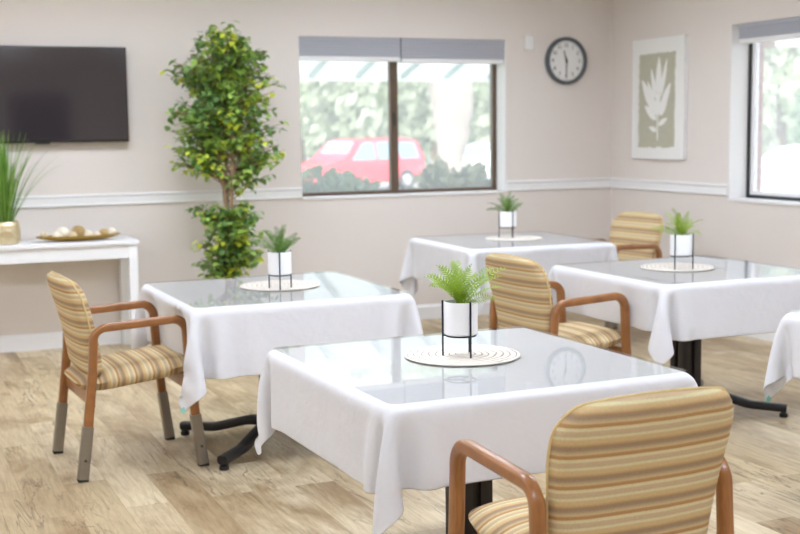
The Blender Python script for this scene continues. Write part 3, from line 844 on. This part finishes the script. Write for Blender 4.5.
for mi, cnt, nm in ((0, 95, 'grass'), (1, 60, 'grasst')):
    bm = bmesh.new()
    for k in range(cnt):
        az = rnd.uniform(0, 2*PI); r0 = rnd.uniform(0, .05); L = rnd.uniform(.36, .64)
        tilt = rnd.uniform(.0, .34)*(1 if rnd.random() < .72 else 1.7); d = Vector((math.cos(az), math.sin(az), 0)); p = Vector((d.x*r0, d.y*r0, .13)); n = 9
        sd = Vector((-d.y, d.x, 0)); pv = None
        for q in range(n+1):
            u = q/n; w = .0042*(1-u)**.5+.0004
            if p.y > .12: p.y = .12+(p.y-.12)*.15
            A = bm.verts.new(p-sd*w); C = bm.verts.new(p+d*.0012); B = bm.verts.new(p+sd*w)
            if pv: bm.faces.new((pv[0], pv[1], C, A)); bm.faces.new((pv[1], pv[2], B, C))
            pv = (A, C, B); a = tilt+tilt*1.3*u*u
            p = p+(d*math.sin(a)+Vector((0, 0, math.cos(a))))*(L/n)
    link('grass_blades', bm, nm, gp, angle=180)
# boat-shaped tray
TX, TY = 1.31, 8.52
bm = bmesh.new(); nu, nv = 26, 12
def tray_pt(u, v, up):
    hw = .09*(1-abs(u)**2.4)**.6 if abs(u) < 1 else 0
    return Vector((u*.282, v*hw, (.006 if up else 0)+.034*(abs(v)**2)*(1-abs(u)**3)+.036*abs(u)**3))
gd = {}
for up in (1, 0):
    for i in range(nu+1):
        for j in range(nv+1):
            u = 2*i/nu-1; v = 2*j/nv-1
            gd[up, i, j] = bm.verts.new(tray_pt(u*.995, v, up))
    for i in range(nu):
        for j in range(nv):
            q = [gd[up, i, j], gd[up, i+1, j], gd[up, i+1, j+1], gd[up, i, j+1]]; bm.faces.new(q if up else q[::-1])
rim = [gd, None]
for i in range(nu):
    for j in (0, nv): bm.faces.new((gd[1, i, j], gd[1, i+1, j], gd[0, i+1, j], gd[0, i, j]))
for j in range(nv):
    for i in (0, nu): bm.faces.new((gd[1, i, j], gd[1, i, j+1], gd[0, i, j+1], gd[0, i, j]))
tr = link('boat_tray', bm, 'tray'); tr.location = (TX, TY, CZ); tag(tr, 'long gold boat-shaped tray holding decorative balls on the console', 'tray')
BALLS = [(-.225, 0, .036, .024, (206, 190, 158), 'small tan ball at the left tip of the gold tray', .3),
         (-.142, -.012, .026, .03, (236, 226, 204), 'low cream ball near the left end of the gold tray', .3),
         (-.10, .022, .062, .043, (238, 230, 212), 'large cream ball standing tall left of centre in the tray', .4),
         (-.045, -.03, .022, .03, (214, 196, 160), 'tan ball low in the front middle of the tray', .4),
         (.002, .016, .066, .046, (178, 152, 104), 'large brown twig ball in the centre of the tray', 1),
         (.062, -.006, .034, .032, (230, 218, 192), 'cream ball right of the brown twig ball', .4),
         (.125, .004, .028, .024, (234, 222, 196), 'small pale ball between centre and right end of the tray', .4),
         (.172, .012, .038, .031, (196, 170, 122), 'woven tan ball second from the right end of the tray', 1),
         (.222, 0, .052, .028, (240, 230, 208), 'cream ball resting at the right tip of the tray', .3)]
for bx_, by_, bz, br_, c, lab, wv in BALLS:
    bm = bmesh.new(); bmesh.ops.create_icosphere(bm, subdivisions=4, radius=br_)
    for v in bm.verts:
        nz = noise.noise(v.co*(1.6/br_)); v.co *= 1+.05*wv*abs(nz)+.02*noise.noise(v.co*(6/br_))
    m = mat('ball_fibre', c, .85, var=.25*wv, vscale=50, bump=.8, bscale=130)
    if wv == 1:      # twig balls carry wound strands
        rr = random.Random(int(bx_*1000))
        for k in range(14):
            ax = Vector((rr.uniform(-1, 1), rr.uniform(-1, 1), rr.uniform(-1, 1))).normalized(); o1 = ax.orthogonal().normalized(); o2 = ax.cross(o1)
            tube(bm, [(o1*math.cos(2*PI*q/20)+o2*math.sin(2*PI*q/20))*br_*1.02 for q in range(21)], .0026, 5)
    # settle the ball on the inside of the tray
    u = bx_/.282; hw = .09*(1-abs(u)**2.4)**.6; zf = .006+.034*min(1, abs(by_)/max(hw, .01))**2*(1-abs(u)**3)+.036*abs(u)**3
    o = link('decorative_ball', bm, m); o.location = (TX+bx_, TY+by_, CZ+max(bz, zf+br_*.97) if br_ < .04 else CZ+zf+br_*1.04)
    tag(o, lab, 'decorative ball', 'decorative balls in the gold tray')

# ------------------------------------------------------------------ ficus tree
rnd = random.Random(21)
fx, fy = 2.29, 8.30
ft = thing('ficus_tree', 'tall leafy artificial ficus tree standing by the back wall', 'tree', (fx, fy, 0))
bm = bmesh.new(); lathe(bm, [(.001, 0), (.13, 0), (.15, .02), (.165, .24), (.16, .27), (.148, .27), (.146, .24)], n=36, cap1=False); bp_ = link('planter', bm, 'basket', ft)
bm = bmesh.new(); lathe(bm, [(.145, .235), (.002, .245)], n=24); link('soil', bm, 'soil', bp_)
stems = []
bm = bmesh.new()
for k, (a, pts) in enumerate([(0, [(-.01, 0, .24), (.0, .01, .6), (-.01, 0, .95), (-.045, .01, 1.3), (-.055, 0, 1.6), (-.02, 0, 2.0)]),
                              (1, [(.02, -.01, .24), (.015, -.01, .6), (.02, -.015, .95), (.04, -.01, 1.3), (.02, -.01, 1.65), (.06, -.01, 2.05)]),
                              (2, [(.0, .03, .24), (.01, .025, .7), (.0, .03, 1.0), (-.0, .03, 1.35), (.0, .03, 1.7)])]):
    P = []
    for i in range(len(pts)-1):
        for q in range(5):
            u = q/5; P.append(Vector(pts[i]).lerp(Vector(pts[i+1]), u)+Vector((rnd.uniform(-.004, .004), rnd.uniform(-.004, .004), 0)))
    P.append(Vector(pts[-1])); stems.append(P)
    tube(bm, P, [.019-.012*i/(len(P)-1) for i in range(len(P))], 8)
link('trunk', bm, 'bark', ft)
bmt = bmesh.new(); bml = bmesh.new()
def leaf(bm, p, d, up, L, W, mi):
    s = d.cross(up).normalized(); up = s.cross(d)
    pr = [(0, 0), (.25, .78), (.5, 1), (.75, .66), (1, 0)]; prev = None
    for u, w in pr:
        c = p+d*L*u-up*L*.22*u*u
        if w == 0: cur = (bm.verts.new(c),)
        else: cur = (bm.verts.new(c-s*W*w+up*W*w*.35), bm.verts.new(c), bm.verts.new(c+s*W*w+up*W*w*.35))
        if prev:
            if len(prev) == 1: f = [(prev[0], cur[1], cur[0]), (prev[0], cur[2], cur[1])]
            elif len(cur) == 1: f = [(prev[0], prev[1], cur[0]), (prev[1], prev[2], cur[0])]
            else: f = [(prev[0], prev[1], cur[1], cur[0]), (prev[1], prev[2], cur[2], cur[1])]
            for q in f: bm.faces.new(q).material_index = mi
        prev = cur
# (centre x, z, half width, half height, sprays): the crown is two uneven masses
MASS = [(-.04, 2.09, .25, .13, 30), (.12, 2.0, .24, .16, 26), (-.24, 1.86, .18, .14, 20), (.26, 1.84, .14, .14, 12), (.10, 1.80, .27, .17, 36), (-.14, 1.86, .16, .12, 14), (-.14, 1.62, .27, .16, 38), (.17, 1.58, .25, .18, 34), (-.22, 1.44, .22, .15, 28), (.24, 1.38, .19, .14, 22), (-.24, 1.30, .14, .08, 10),
        (.2, 1.2, .13, .09, 9), (.03, .90, .22, .11, 34), (.03, .72, .29, .14, 42), (-.02, .58, .28, .12, 30), (-.2, .96, .11, .05, 7)]
for cx, cz, hw, hh, cnt in MASS:
    for k in range(cnt):
        while True:
            v = Vector((rnd.uniform(-1, 1), rnd.uniform(-1, 1), rnd.uniform(-1, 1)))
            if .15 < v.length < 1: break
        tip = Vector((cx+v.x*hw, v.y*min(hw, .24), cz+v.z*hh))
        st = stems[k % 3]; near = min(st, key=lambda q: (q-(tip-Vector((0, 0, .16)))).length)
        mid = near.lerp(tip, .55)+Vector((0, 0, .03)); tw = [near, mid, tip]
        tube(bmt, tw, [.005, .0035, .0018], 5)
        yel = rnd.random(); kind = 0 if yel < .46 else (1 if yel < .86 else 2)
        nl = rnd.randint(11, 16)
        for q in range(nl):
            u = .35+.65*q/nl; p = near.lerp(mid, u*2) if u < .5 else mid.lerp(tip, u*2-1)
            p = p+Vector((rnd.gauss(0, .022), rnd.gauss(0, .022), rnd.gauss(0, .018)))
            a = rnd.uniform(0, 2*PI); d = Vector((math.cos(a), math.sin(a), rnd.uniform(-.75, .35))).normalized()
            up = Vector((rnd.uniform(-.4, .4), rnd.uniform(-.4, .4), 1)).normalized()
            kk = kind if rnd.random() < .75 else rnd.choice((0, 1, 1))
            leaf(bml, p, d, up, rnd.uniform(.046, .070), rnd.uniform(.017, .024), kk)
link('branches', bmt, 'bark', ft)
bml_o = link('foliage', bml, ['leafd', 'leafm', 'leafy'], ft, angle=180)

# ------------------------------------------------------------------ clock, wall box, leaf print
ck = thing('wall_clock', 'round wall clock with charcoal rim and white face', 'clock', (5.264, YB, 2.022))
def onwall(bm):      # lathe along z -> facing into the room
    for v in bm.verts: v.co = Vector((v.co.x, -v.co.z, v.co.y))
bm = bmesh.new(); lathe(bm, [(.18, .002), (.19, .006), (.19, .034), (.182, .044), (.168, .044), (.162, .036), (.161, .02)], n=64, cap1=False); onwall(bm); link('rim', bm, 'clockrim', ck)
bm = bmesh.new(); lathe(bm, [(.1605, .012), (.1605, .02)], n=64); onwall(bm); fc = link('clock_face', bm, 'clockface', ck)
for k in range(60):
    a = 2*PI*k/60; L = .012 if k % 5 == 0 else .006; w = .002 if k % 5 == 0 else .001
    if k == 0: bm = bmesh.new()
    d = Vector((math.sin(a), 0, math.cos(a))); s = Vector((d.z, 0, -d.x))
    q = [d*.154-s*w, d*.154+s*w, d*(.154-L)+s*w, d*(.154-L)-s*w]
    lo = [bm.verts.new(v+Vector((0, -.0195, 0))) for v in q]; hi = [bm.verts.new(v+Vector((0, -.0212, 0))) for v in q]
    bm.faces.new(lo); bm.faces.new(hi[::-1])
    for e in range(4): bm.faces.new((lo[e], lo[(e+1) % 4], hi[(e+1) % 4], hi[e]))
link('minute_marks', bm, 'ink', fc, smooth=False)
for k in range(1, 13):
    cu = bpy.data.curves.new('numeral', 'FONT'); cu.body = str(k); cu.size = .04; cu.align_x = 'CENTER'; cu.align_y = 'CENTER'; cu.extrude = .0008
    to = bpy.data.objects.new('numeral', cu); COL.objects.link(to)
    dg = bpy.context.evaluated_depsgraph_get(); me = bpy.data.meshes.new_from_object(to.evaluated_get(dg)); bpy.data.objects.remove(to)
    me.materials.clear(); me.materials.append(M['ink'])
    o = bpy.data.objects.new('numeral', me); COL.objects.link(o); o.parent = fc
    a = 2*PI*k/12; o.location = (math.sin(a)*.122, -.0212, math.cos(a)*.122); o.rotation_euler = (R(90), 0, 0)
def hand(ang, L, w, y, nm):
    bm = bmesh.new(); d = Vector((math.sin(ang), 0, math.cos(ang))); s = Vector((d.z, 0, -d.x)); q = [d*-.025-s*w, d*-.025+s*w, d*L+s*w*.6, d*L-s*w*.6]
    lo = [bm.verts.new(v+Vector((0, y, 0))) for v in q]; hi = [bm.verts.new(v+Vector((0, y-.002, 0))) for v in q]
    bm.faces.new(lo); bm.faces.new(hi[::-1])
    for e in range(4): bm.faces.new((lo[e], lo[(e+1) % 4], hi[(e+1) % 4], hi[e]))
    link(nm, bm, 'ink', ck, smooth=False)
hand(R(345), .085, .006, -.024, 'hour_hand'); hand(R(181), .125, .0042, -.028, 'minute_hand')
bm = bmesh.new(); lathe(bm, [(.009, .021), (.009, .032)], n=16); onwall(bm); link('hub', bm, 'ink', ck)
wb_ = thing('wall_box', 'small white plastic box on the wall between window and clock', 'wall box', (4.924, YB, 2.16))
bm = bmesh.new(); box(bm, -.043, .043, -.032, 0, -.06, .06, .008, 3); link('housing', bm, 'plastic', wb_)
bm = bmesh.new(); box(bm, -.036, .036, -.034, -.0325, -.052, .052, .0006, 1); link('front_cover', bm, 'railw', wb_)

ar = thing('leaf_print', 'framed white leaf print on sage ground on the right wall', 'picture', (XR, 8.115, 1.70))
AW, AH = .333, .456        # half sizes
# local: u across (towards the viewer's right = -y), v up
def A(u, v, d): return Vector((-d, -u, v))
def slab(bm, outline, d0, d1):
    lo = [bm.verts.new(A(u, v, d0)) for u, v in outline]; hi = [bm.verts.new(A(u, v, d1)) for u, v in outline]
    bm.faces.new(hi); bm.faces.new(lo[::-1]); n = len(lo)
    for k in range(n): bm.faces.new((lo[k], lo[(k+1) % n], hi[(k+1) % n], hi[k]))
bm = bmesh.new(); slab(bm, [(-AW, -AH), (AW, -AH), (AW, AH), (-AW, AH)], .002, .03)
pn = link('canvas', bm, 'artwhite', ar, smooth=False)
bm = bmesh.new()
for s in (-1, 1):
    slab(bm, [(s*AW, -AH-.008), (s*(AW+.008), -AH-.008), (s*(AW+.008), AH+.008), (s*AW, AH+.008)][::s], .001, .036)
    slab(bm, [(-AW, s*AH), (AW, s*AH), (AW, s*(AH+.008)), (-AW, s*(AH+.008))][::s], .001, .036)
link('frame', bm, 'white', ar, smooth=False)
rnd = random.Random(3)
def rag(pts, n=26, amp=.008):
    out = []
    for i in range(len(pts)):
        a, b = Vector(pts[i]), Vector(pts[(i+1) % len(pts)])
        for k in range(n):
            p = a.lerp(b, k/n); out.append((p.x+amp*rnd.uniform(-1, 1), p.y+amp*rnd.uniform(-1, 1)))
    return out
bm = bmesh.new(); slab(bm, rag([(-.262, -.375), (.212, -.375), (.222, .352), (-.252, .352)]), .0295, .0315); link('sage_ground', bm, 'artsage', ar, smooth=False)
bm = bmesh.new()
LP = [((128, 250), (130, 90), .038), ((137, 260), (163, 98), .024), ((118, 262), (97, 138), .026), ((142, 300), (178, 200), .034), ((110, 312), (58, 182), .044), ((114, 292), (82, 188), .026), ((138, 335), (168, 228), .034),
      ((120, 350), (70, 290), .032), ((130, 372), (166, 344), .022), ((122, 396), (90, 380), .02), ((132, 330), (150, 262), .03), ((124, 330), (112, 270), .034), ((126, 300), (128, 230), .03)]
LEAVES = []
for (bx0, by0), (tx0, ty0), W in LP:
    f = lambda X, Y: Vector(((X-121)/150*.474-.015, .352-(Y-75)/390*.727))
    B, T_ = f(bx0, by0), f(tx0, ty0); dd = T_-B
    LEAVES.append((B.x, B.y, math.degrees(math.atan2(dd.y, dd.x)), dd.length, W))
def leaf2d(x, y, ang, L, W, n=16):
    a = R(ang); d = Vector((math.cos(a), math.sin(a))); s = Vector((-d.y, d.x)); l, r = [], []
    for k in range(n+1):
        u = k/n; w = W*math.sin(PI*u**.8)**.8 if 0 < u < 1 else 0
        l.append(Vector((x, y))+d*L*u+s*w); r.append(Vector((x, y))+d*L*u-s*w)
    return [(p.x, p.y) for p in r+l[::-1][1:-1]]
lo_z = .0314
for i, (x, y, ang, L, W) in enumerate(LEAVES): slab(bm, leaf2d(x, y, ang, L, W), lo_z, .0326+.00008*i)
slab(bm, [(-.008, -.32), (.006, -.32), (.008, .05), (-.008, .05)], lo_z, .0325)
link('leaf_motif', bm, 'artwhite', ar, smooth=False)

# ------------------------------------------------------------------ outdoors
GZ = -.55
bm = bmesh.new(); box(bm, -40, 90, YB+.25, 95, GZ-.2, GZ); box(bm, XR+.32, 90, -30, YB+.25, GZ-.2, GZ); struct('ground', bm, 'asphalt', smooth=False)
bm = bmesh.new(); box(bm, -30, 30, 10.5, 17, GZ, GZ+.03); struct('ground_lawn', bm, 'lawn', smooth=False)

def leafy_blob(bm, c, rx, ry, rz, count, size, rnd):
    for k in range(count):
        while True:
            v = Vector((rnd.uniform(-1, 1), rnd.uniform(-1, 1), rnd.uniform(-1, 1)))
            if .3 < v.length < 1: break
        v = v*(v.length**-.45)
        p = Vector(c)+Vector((v.x*rx, v.y*ry, v.z*rz))
        a = Vector((rnd.gauss(0, 1), rnd.gauss(0, 1), rnd.gauss(0, 1))).normalized(); b = a.orthogonal().normalized(); s = size*rnd.uniform(.6, 1.3)
        b2 = a.cross(b)
        q = [p+b*s, p+b2*s*.55+a*s*.12, p-b*s, p-b2*s*.55+a*s*.12]
        bm.faces.new([bm.verts.new(w) for w in q])
def tree(label, x, y, h, r, mleaf, seed, trunkm='trunk', tr=.22, low=.22, count=1500, leafsize=.34):
    rnd = random.Random(seed)
    t = thing('tree', label, 'tree', (x, y, GZ), 0, 'trees beyond the windows')
    bm = bmesh.new(); tube(bm, [(0, 0, 0), (.05, 0, h*.2), (-.05, .05, h*.45), (0, 0, h*.75)], [tr*1.25, tr, tr*.75, tr*.3], 12)
    for k in range(6):
        a = rnd.uniform(0, 2*PI); tube(bm, [(0, 0, h*(.3+.05*k)), (math.cos(a)*r*.4, math.sin(a)*r*.4, h*(.48+.05*k)), (math.cos(a)*r*.75, math.sin(a)*r*.75, h*(.55+.06*k))], [tr*.4, tr*.22, tr*.08], 7)
    link('trunk', bm, trunkm, t)
    bm = bmesh.new(); nb = 11
    for k in range(nb):
        u = k/(nb-1); a = k*2.4; rr = r*(.62 if u < .8 else .3)
        leafy_blob(bm, (math.cos(a)*rr, math.sin(a)*rr, h*(low+(1-low)*.9*u+.04)), r*.5, r*.5, h*.17, count//nb, leafsize, rnd)
    link('foliage', bm, mleaf, t, angle=180)
def azp(deg, d): return (math.sin(R(deg))*d, math.cos(R(deg))*d)
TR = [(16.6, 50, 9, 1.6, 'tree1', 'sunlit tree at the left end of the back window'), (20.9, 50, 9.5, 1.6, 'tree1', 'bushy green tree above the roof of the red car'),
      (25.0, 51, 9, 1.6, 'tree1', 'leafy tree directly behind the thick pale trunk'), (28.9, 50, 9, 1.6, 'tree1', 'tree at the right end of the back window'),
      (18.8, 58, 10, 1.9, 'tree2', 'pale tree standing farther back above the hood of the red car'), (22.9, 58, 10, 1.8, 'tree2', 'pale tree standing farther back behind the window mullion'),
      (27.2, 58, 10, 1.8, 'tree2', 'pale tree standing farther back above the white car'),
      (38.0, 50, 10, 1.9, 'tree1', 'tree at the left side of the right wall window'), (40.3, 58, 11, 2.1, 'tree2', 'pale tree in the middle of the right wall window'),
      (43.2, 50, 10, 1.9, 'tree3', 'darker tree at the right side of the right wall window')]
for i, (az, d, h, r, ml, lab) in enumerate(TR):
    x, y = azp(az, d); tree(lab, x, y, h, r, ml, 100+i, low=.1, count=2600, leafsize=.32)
# pale trunk in front of the parked cars
x, y = azp(25.7, 26)
pt_ = thing('pale_tree', 'thick pale tree trunk outside the right pane of the back window', 'tree', (x, y, GZ), 0, 'trees beyond the windows')
rnd = random.Random(9)
bm = bmesh.new(); bmesh_pts = [(0, 0, 0), (.02, 0, .7), (-.02, 0, 1.3), (.02, 0, 1.9), (.03, 0, 2.5), (-.05, 0, 3.4), (0, 0, 4.6)]
tube(bm, bmesh_pts, [.34, .27, .26, .33, .44, .42, .3], 20)
bmesh.ops.subdivide_edges(bm, edges=bm.edges[:], cuts=2, use_grid_fill=True)
for v in bm.verts:
    k = 1+.16*noise.noise(v.co*2.6); v.co.x *= k; v.co.y *= k
link('trunk', bm, 'paletrunk', pt_)
bm = bmesh.new()
for k in range(9): leafy_blob(bm, (math.cos(k*2.4)*1.3, math.sin(k*2.4)*1.3, 4.6+.35*(k % 4)), 1.1, 1.1, .8, 90, .3, rnd)
link('foliage', bm, 'tree2', pt_, angle=180)

def hedge(label, name, pts, h, w, ml, seed):
    rnd = random.Random(seed); bm = bmesh.new()
    for (x, y) in pts: leafy_blob(bm, (x+rnd.uniform(-.1, .1), y+rnd.uniform(-.1, .1), GZ+h*.5*rnd.uniform(.94, 1.04)), w, w*.8, h*.52, 420, .075, rnd)
    o = link(name, bm, ml, angle=180); tag(o, label, 'hedge', 'hedges outside the back window')
hedge('green hedge under the left pane of the back window', 'hedge', [(3.42+.115*k, 10.9) for k in range(9)], 1.66, .26, 'hedge', 41)
hedge('brownish olive shrubs under the right pane of the back window', 'shrubs', [(4.92+.115*k, 10.9) for k in range(9)], 1.7, .22, 'hedgeb', 42)

def canopy_roof():
    t = thing('walkway_canopy', 'white roofed walkway canopy with grey ribs outside the back window', 'canopy', (4.5, 20, GZ))
    bm = bmesh.new(); L = 8
    vs = [(-L, 0, 2.98), (L, 0, 2.98), (L, -3.2, 4.0), (-L, -3.2, 4.0)]
    lo = [bm.verts.new(v) for v in vs]; hi = [bm.verts.new((v[0], v[1], v[2]+.05)) for v in vs]
    bm.faces.new(lo); bm.faces.new(hi[::-1])
    for k in range(4): bm.faces.new((lo[k], lo[(k+1) % 4], hi[(k+1) % 4], hi[k]))
    link('roof_panel', bm, 'awning', t, smooth=False)
    bm = bmesh.new(); box(bm, -L, L, .002, .08, 2.86, 3.1); link('fascia', bm, 'awning', t, smooth=False)
    for k in range(19):
        x = -L+.4+k*.84; bm = bmesh.new()
        m = Matrix.Translation((x, -1.6, 3.45)) @ Matrix.Rotation(math.atan2(-1.02, 3.2), 4, 'X')
        box(bm, -.045, .045, -1.6, 1.6, -.08, -.005, mtx=m); link('rib', bm, 'awnrib', t, smooth=False)
    for x in (-7.6, -3.6, 7.0):
        bm = bmesh.new(); box(bm, x-.05, x+.05, -3.1, -3.0, 0, 3.92); link('post', bm, 'awnrib', t, smooth=False)
canopy_roof()

def car(label, loc, rz, L, H, paint, suv=True):
    t = thing('car', label, 'car', (loc[0], loc[1], GZ), rz, 'parked cars outside')
    W = .9; r = .34
    def section(prof, half, m, nm, bev=.05, parent=t, taper=0.):
        bm = bmesh.new(); lo = [bm.verts.new((x, -half+taper*max(0, z-.95), z)) for x, z in prof]; hi = [bm.verts.new((x, half-taper*max(0, z-.95), z)) for x, z in prof]
        bm.faces.new(lo); bm.faces.new(hi[::-1]); n = len(prof)
        for k in range(n): bm.faces.new((lo[k], lo[(k+1) % n], hi[(k+1) % n], hi[k]))
        if bev: bmesh.ops.bevel(bm, geom=bm.edges[:], offset=bev, segments=3, profile=.6, affect='EDGES')
        return link(nm, bm, m, parent)
    h = L/2; roof = H
    tail = (h-.12 if suv else h-1.0)
    body = [(-h, .42), (-h+.04, .72), (-h+.12, .86), (-h+1.15, 1.0), (-h+1.75, roof-.06), (-h+2.1, roof), (tail-.55, roof), (tail-.1 if suv else tail-.3, roof-.1), (tail+(.04 if suv else .35), 1.02), (h-.02, .98 if suv else .95), (h, .5), (h-.1, .28), (-h+.12, .26)]
    bo = section(body, W, paint, 'body', .06, taper=.2)
    def pane(pts, s, nm='side_window'):
        bm = bmesh.new(); y = lambda z: s*(W-.2*max(0, z-.95)+.004)
        lo = [bm.verts.new((x, y(z)-s*.02, z)) for x, z in pts]; hi = [bm.verts.new((x, y(z), z)) for x, z in pts]
        bm.faces.new(lo); bm.faces.new(hi[::-1]); n = len(pts)
        for k in range(n): bm.faces.new((lo[k], lo[(k+1) % n], hi[(k+1) % n], hi[k]))
        link(nm, bm, 'carglass', bo, smooth=False)
    for s in (-1, 1):
        pane([(-h+1.42, 1.03), (-h+2.45, 1.03), (-h+2.45, roof-.1), (-h+1.98, roof-.1)], s)
        pane([(-h+2.53, 1.03), (-h+3.4, 1.03), (-h+3.3, roof-.1), (-h+2.53, roof-.1)], s)
        if suv: pane([(-h+3.5, 1.03), (h-.25, 1.05), (h-.4, roof-.14), (-h+3.42, roof-.1)], s)
        for x in (-h+.85, h-.85):
            bm = bmesh.new(); lathe(bm, [(.2, 0), (r-.03, 0), (r, .03), (r, .17), (r-.03, .2), (.2, .2)], n=28)
            for v in bm.verts: v.co = Vector((x+v.co.x, s*(W-.16+v.co.z), r+v.co.y))
            wh = link('wheel', bm, 'tyre', t)
            bm = bmesh.new(); lathe(bm, [(.2, 0), (.19, .012), (.05, .02)], n=20)
            for v in bm.verts: v.co = Vector((x+v.co.x, s*(W+.041+v.co.z), r+v.co.y))
            link('hubcap', bm, 'hub', wh)
        bm = bmesh.new(); box(bm, -h-.01, -h+.16, s*.62-.17, s*.62+.17, .66, .8, .03); link('headlight', bm, 'railw', t)
    bm = bmesh.new(); q = [(-h+1.22, -.72, 1.04), (-h+1.22, .72, 1.04), (-h+1.72, .66, roof-.09), (-h+1.72, -.66, roof-.09)]
    nn = Vector((-.8, 0, .5)).normalized()*.016; lo = [bm.verts.new(Vector(v)-nn) for v in q]; hi = [bm.verts.new(Vector(v)+nn) for v in q]
    bm.faces.new(lo); bm.faces.new(hi[::-1])
    for k in range(4): bm.faces.new((lo[k], lo[(k+1) % 4], hi[(k+1) % 4], hi[k]))
    link('windscreen', bm, 'carglass', bo, smooth=False)
x, y = azp(21.3, 41); car('red car parked outside behind the left pane of the back window', (x, y), R(18), 4.6, 1.72, 'carred')
x, y = azp(27.6, 43); car('white car parked outside behind the right pane of the back window', (x, y), R(10), 4.5, 1.5, 'carwhite', False)
x, y = azp(41.2, 27); car('silver-blue car parked outside the right wall window', (x, y), R(-42), 4.6, 1.6, 'carblue')
# roofed porch outside the right window
pc = thing('porch', 'white porch roof with brown beam end outside the right window', 'porch', (10.0, 12.2, GZ))
bm = bmesh.new(); box(bm, -.6, 6, -1.2, 3.2, 3.22, 3.36); link('roof_panel', bm, 'awning', pc, smooth=False)
bm = bmesh.new(); box(bm, -.02, .16, -.1, 3.1, 2.96, 3.219); link('beam', bm, 'beam', pc, smooth=False)
for px_, py_ in ((5.8, -1.0), (5.8, 3.0), (.07, 3.0)):
    bm = bmesh.new(); box(bm, px_-.07, px_+.07, py_-.07, py_+.07, 0, 3.219 if px_ > 1 else 2.959); link('post', bm, 'white', pc, smooth=False)

# ------------------------------------------------------------------ daylight and camera
w = bpy.data.worlds.new('sky'); scn.world = w; w.use_nodes = True; nt = w.node_tree
sky = N(nt, 'ShaderNodeTexSky', sky_type='NISHITA'); sky.sun_disc = False; sky.sun_elevation = R(48); sky.sun_rotation = R(215); sky.air_density = 1.2; sky.dust_density = 2.5
bg = nt.nodes['Background']; hs = N(nt, 'ShaderNodeHueSaturation'); hs.inputs['Saturation'].default_value = .45; nt.links.new(sky.outputs[0], hs.inputs['Color']); nt.links.new(hs.outputs[0], bg.inputs['Color']); bg.inputs['Strength'].default_value = .72
sl = bpy.data.lights.new('sun', 'SUN'); sl.energy = 2.4; sl.angle = R(1.5); sl.color = (1, .96, .9)
so = bpy.data.objects.new('sun', sl); COL.objects.link(so); so.location = (-10, -10, 20)
sd = Vector((-.45, -.62, .72)).normalized(); so.rotation_euler = sd.to_track_quat('Z', 'Y').to_euler()

yaw, pitch, roll, f = .4063, .1116, -.012, 1241.37
fw = Vector((math.sin(yaw)*math.cos(pitch), math.cos(yaw)*math.cos(pitch), -math.sin(pitch)))
rt = Vector((math.cos(yaw), -math.sin(yaw), 0)); up = rt.cross(fw)
r2 = rt*math.cos(roll)+up*math.sin(roll); u2 = -rt*math.sin(roll)+up*math.cos(roll)
cam = bpy.data.cameras.new('camera'); co = bpy.data.objects.new('camera', cam); COL.objects.link(co)
cam.sensor_width = 36; cam.lens = f/800*36; cam.clip_end = 300
co.matrix_world = Matrix(((r2.x, u2.x, -fw.x, 0), (r2.y, u2.y, -fw.y, 0), (r2.z, u2.z, -fw.z, 1.5), (0, 0, 0, 1)))
cam.dof.use_dof = True; cam.dof.focus_distance = 3.85; cam.dof.aperture_fstop = 3.7
scn.camera = co
scn.view_settings.view_transform = 'Standard'; scn.view_settings.look = 'None'; scn.view_settings.exposure = .2; scn.view_settings.gamma = 1
scn.view_settings.use_curve_mapping = False
scn.cycles.use_denoising = True
scn.cycles.max_bounces = 10; scn.cycles.diffuse_bounces = 5; scn.cycles.transparent_max_bounces = 16
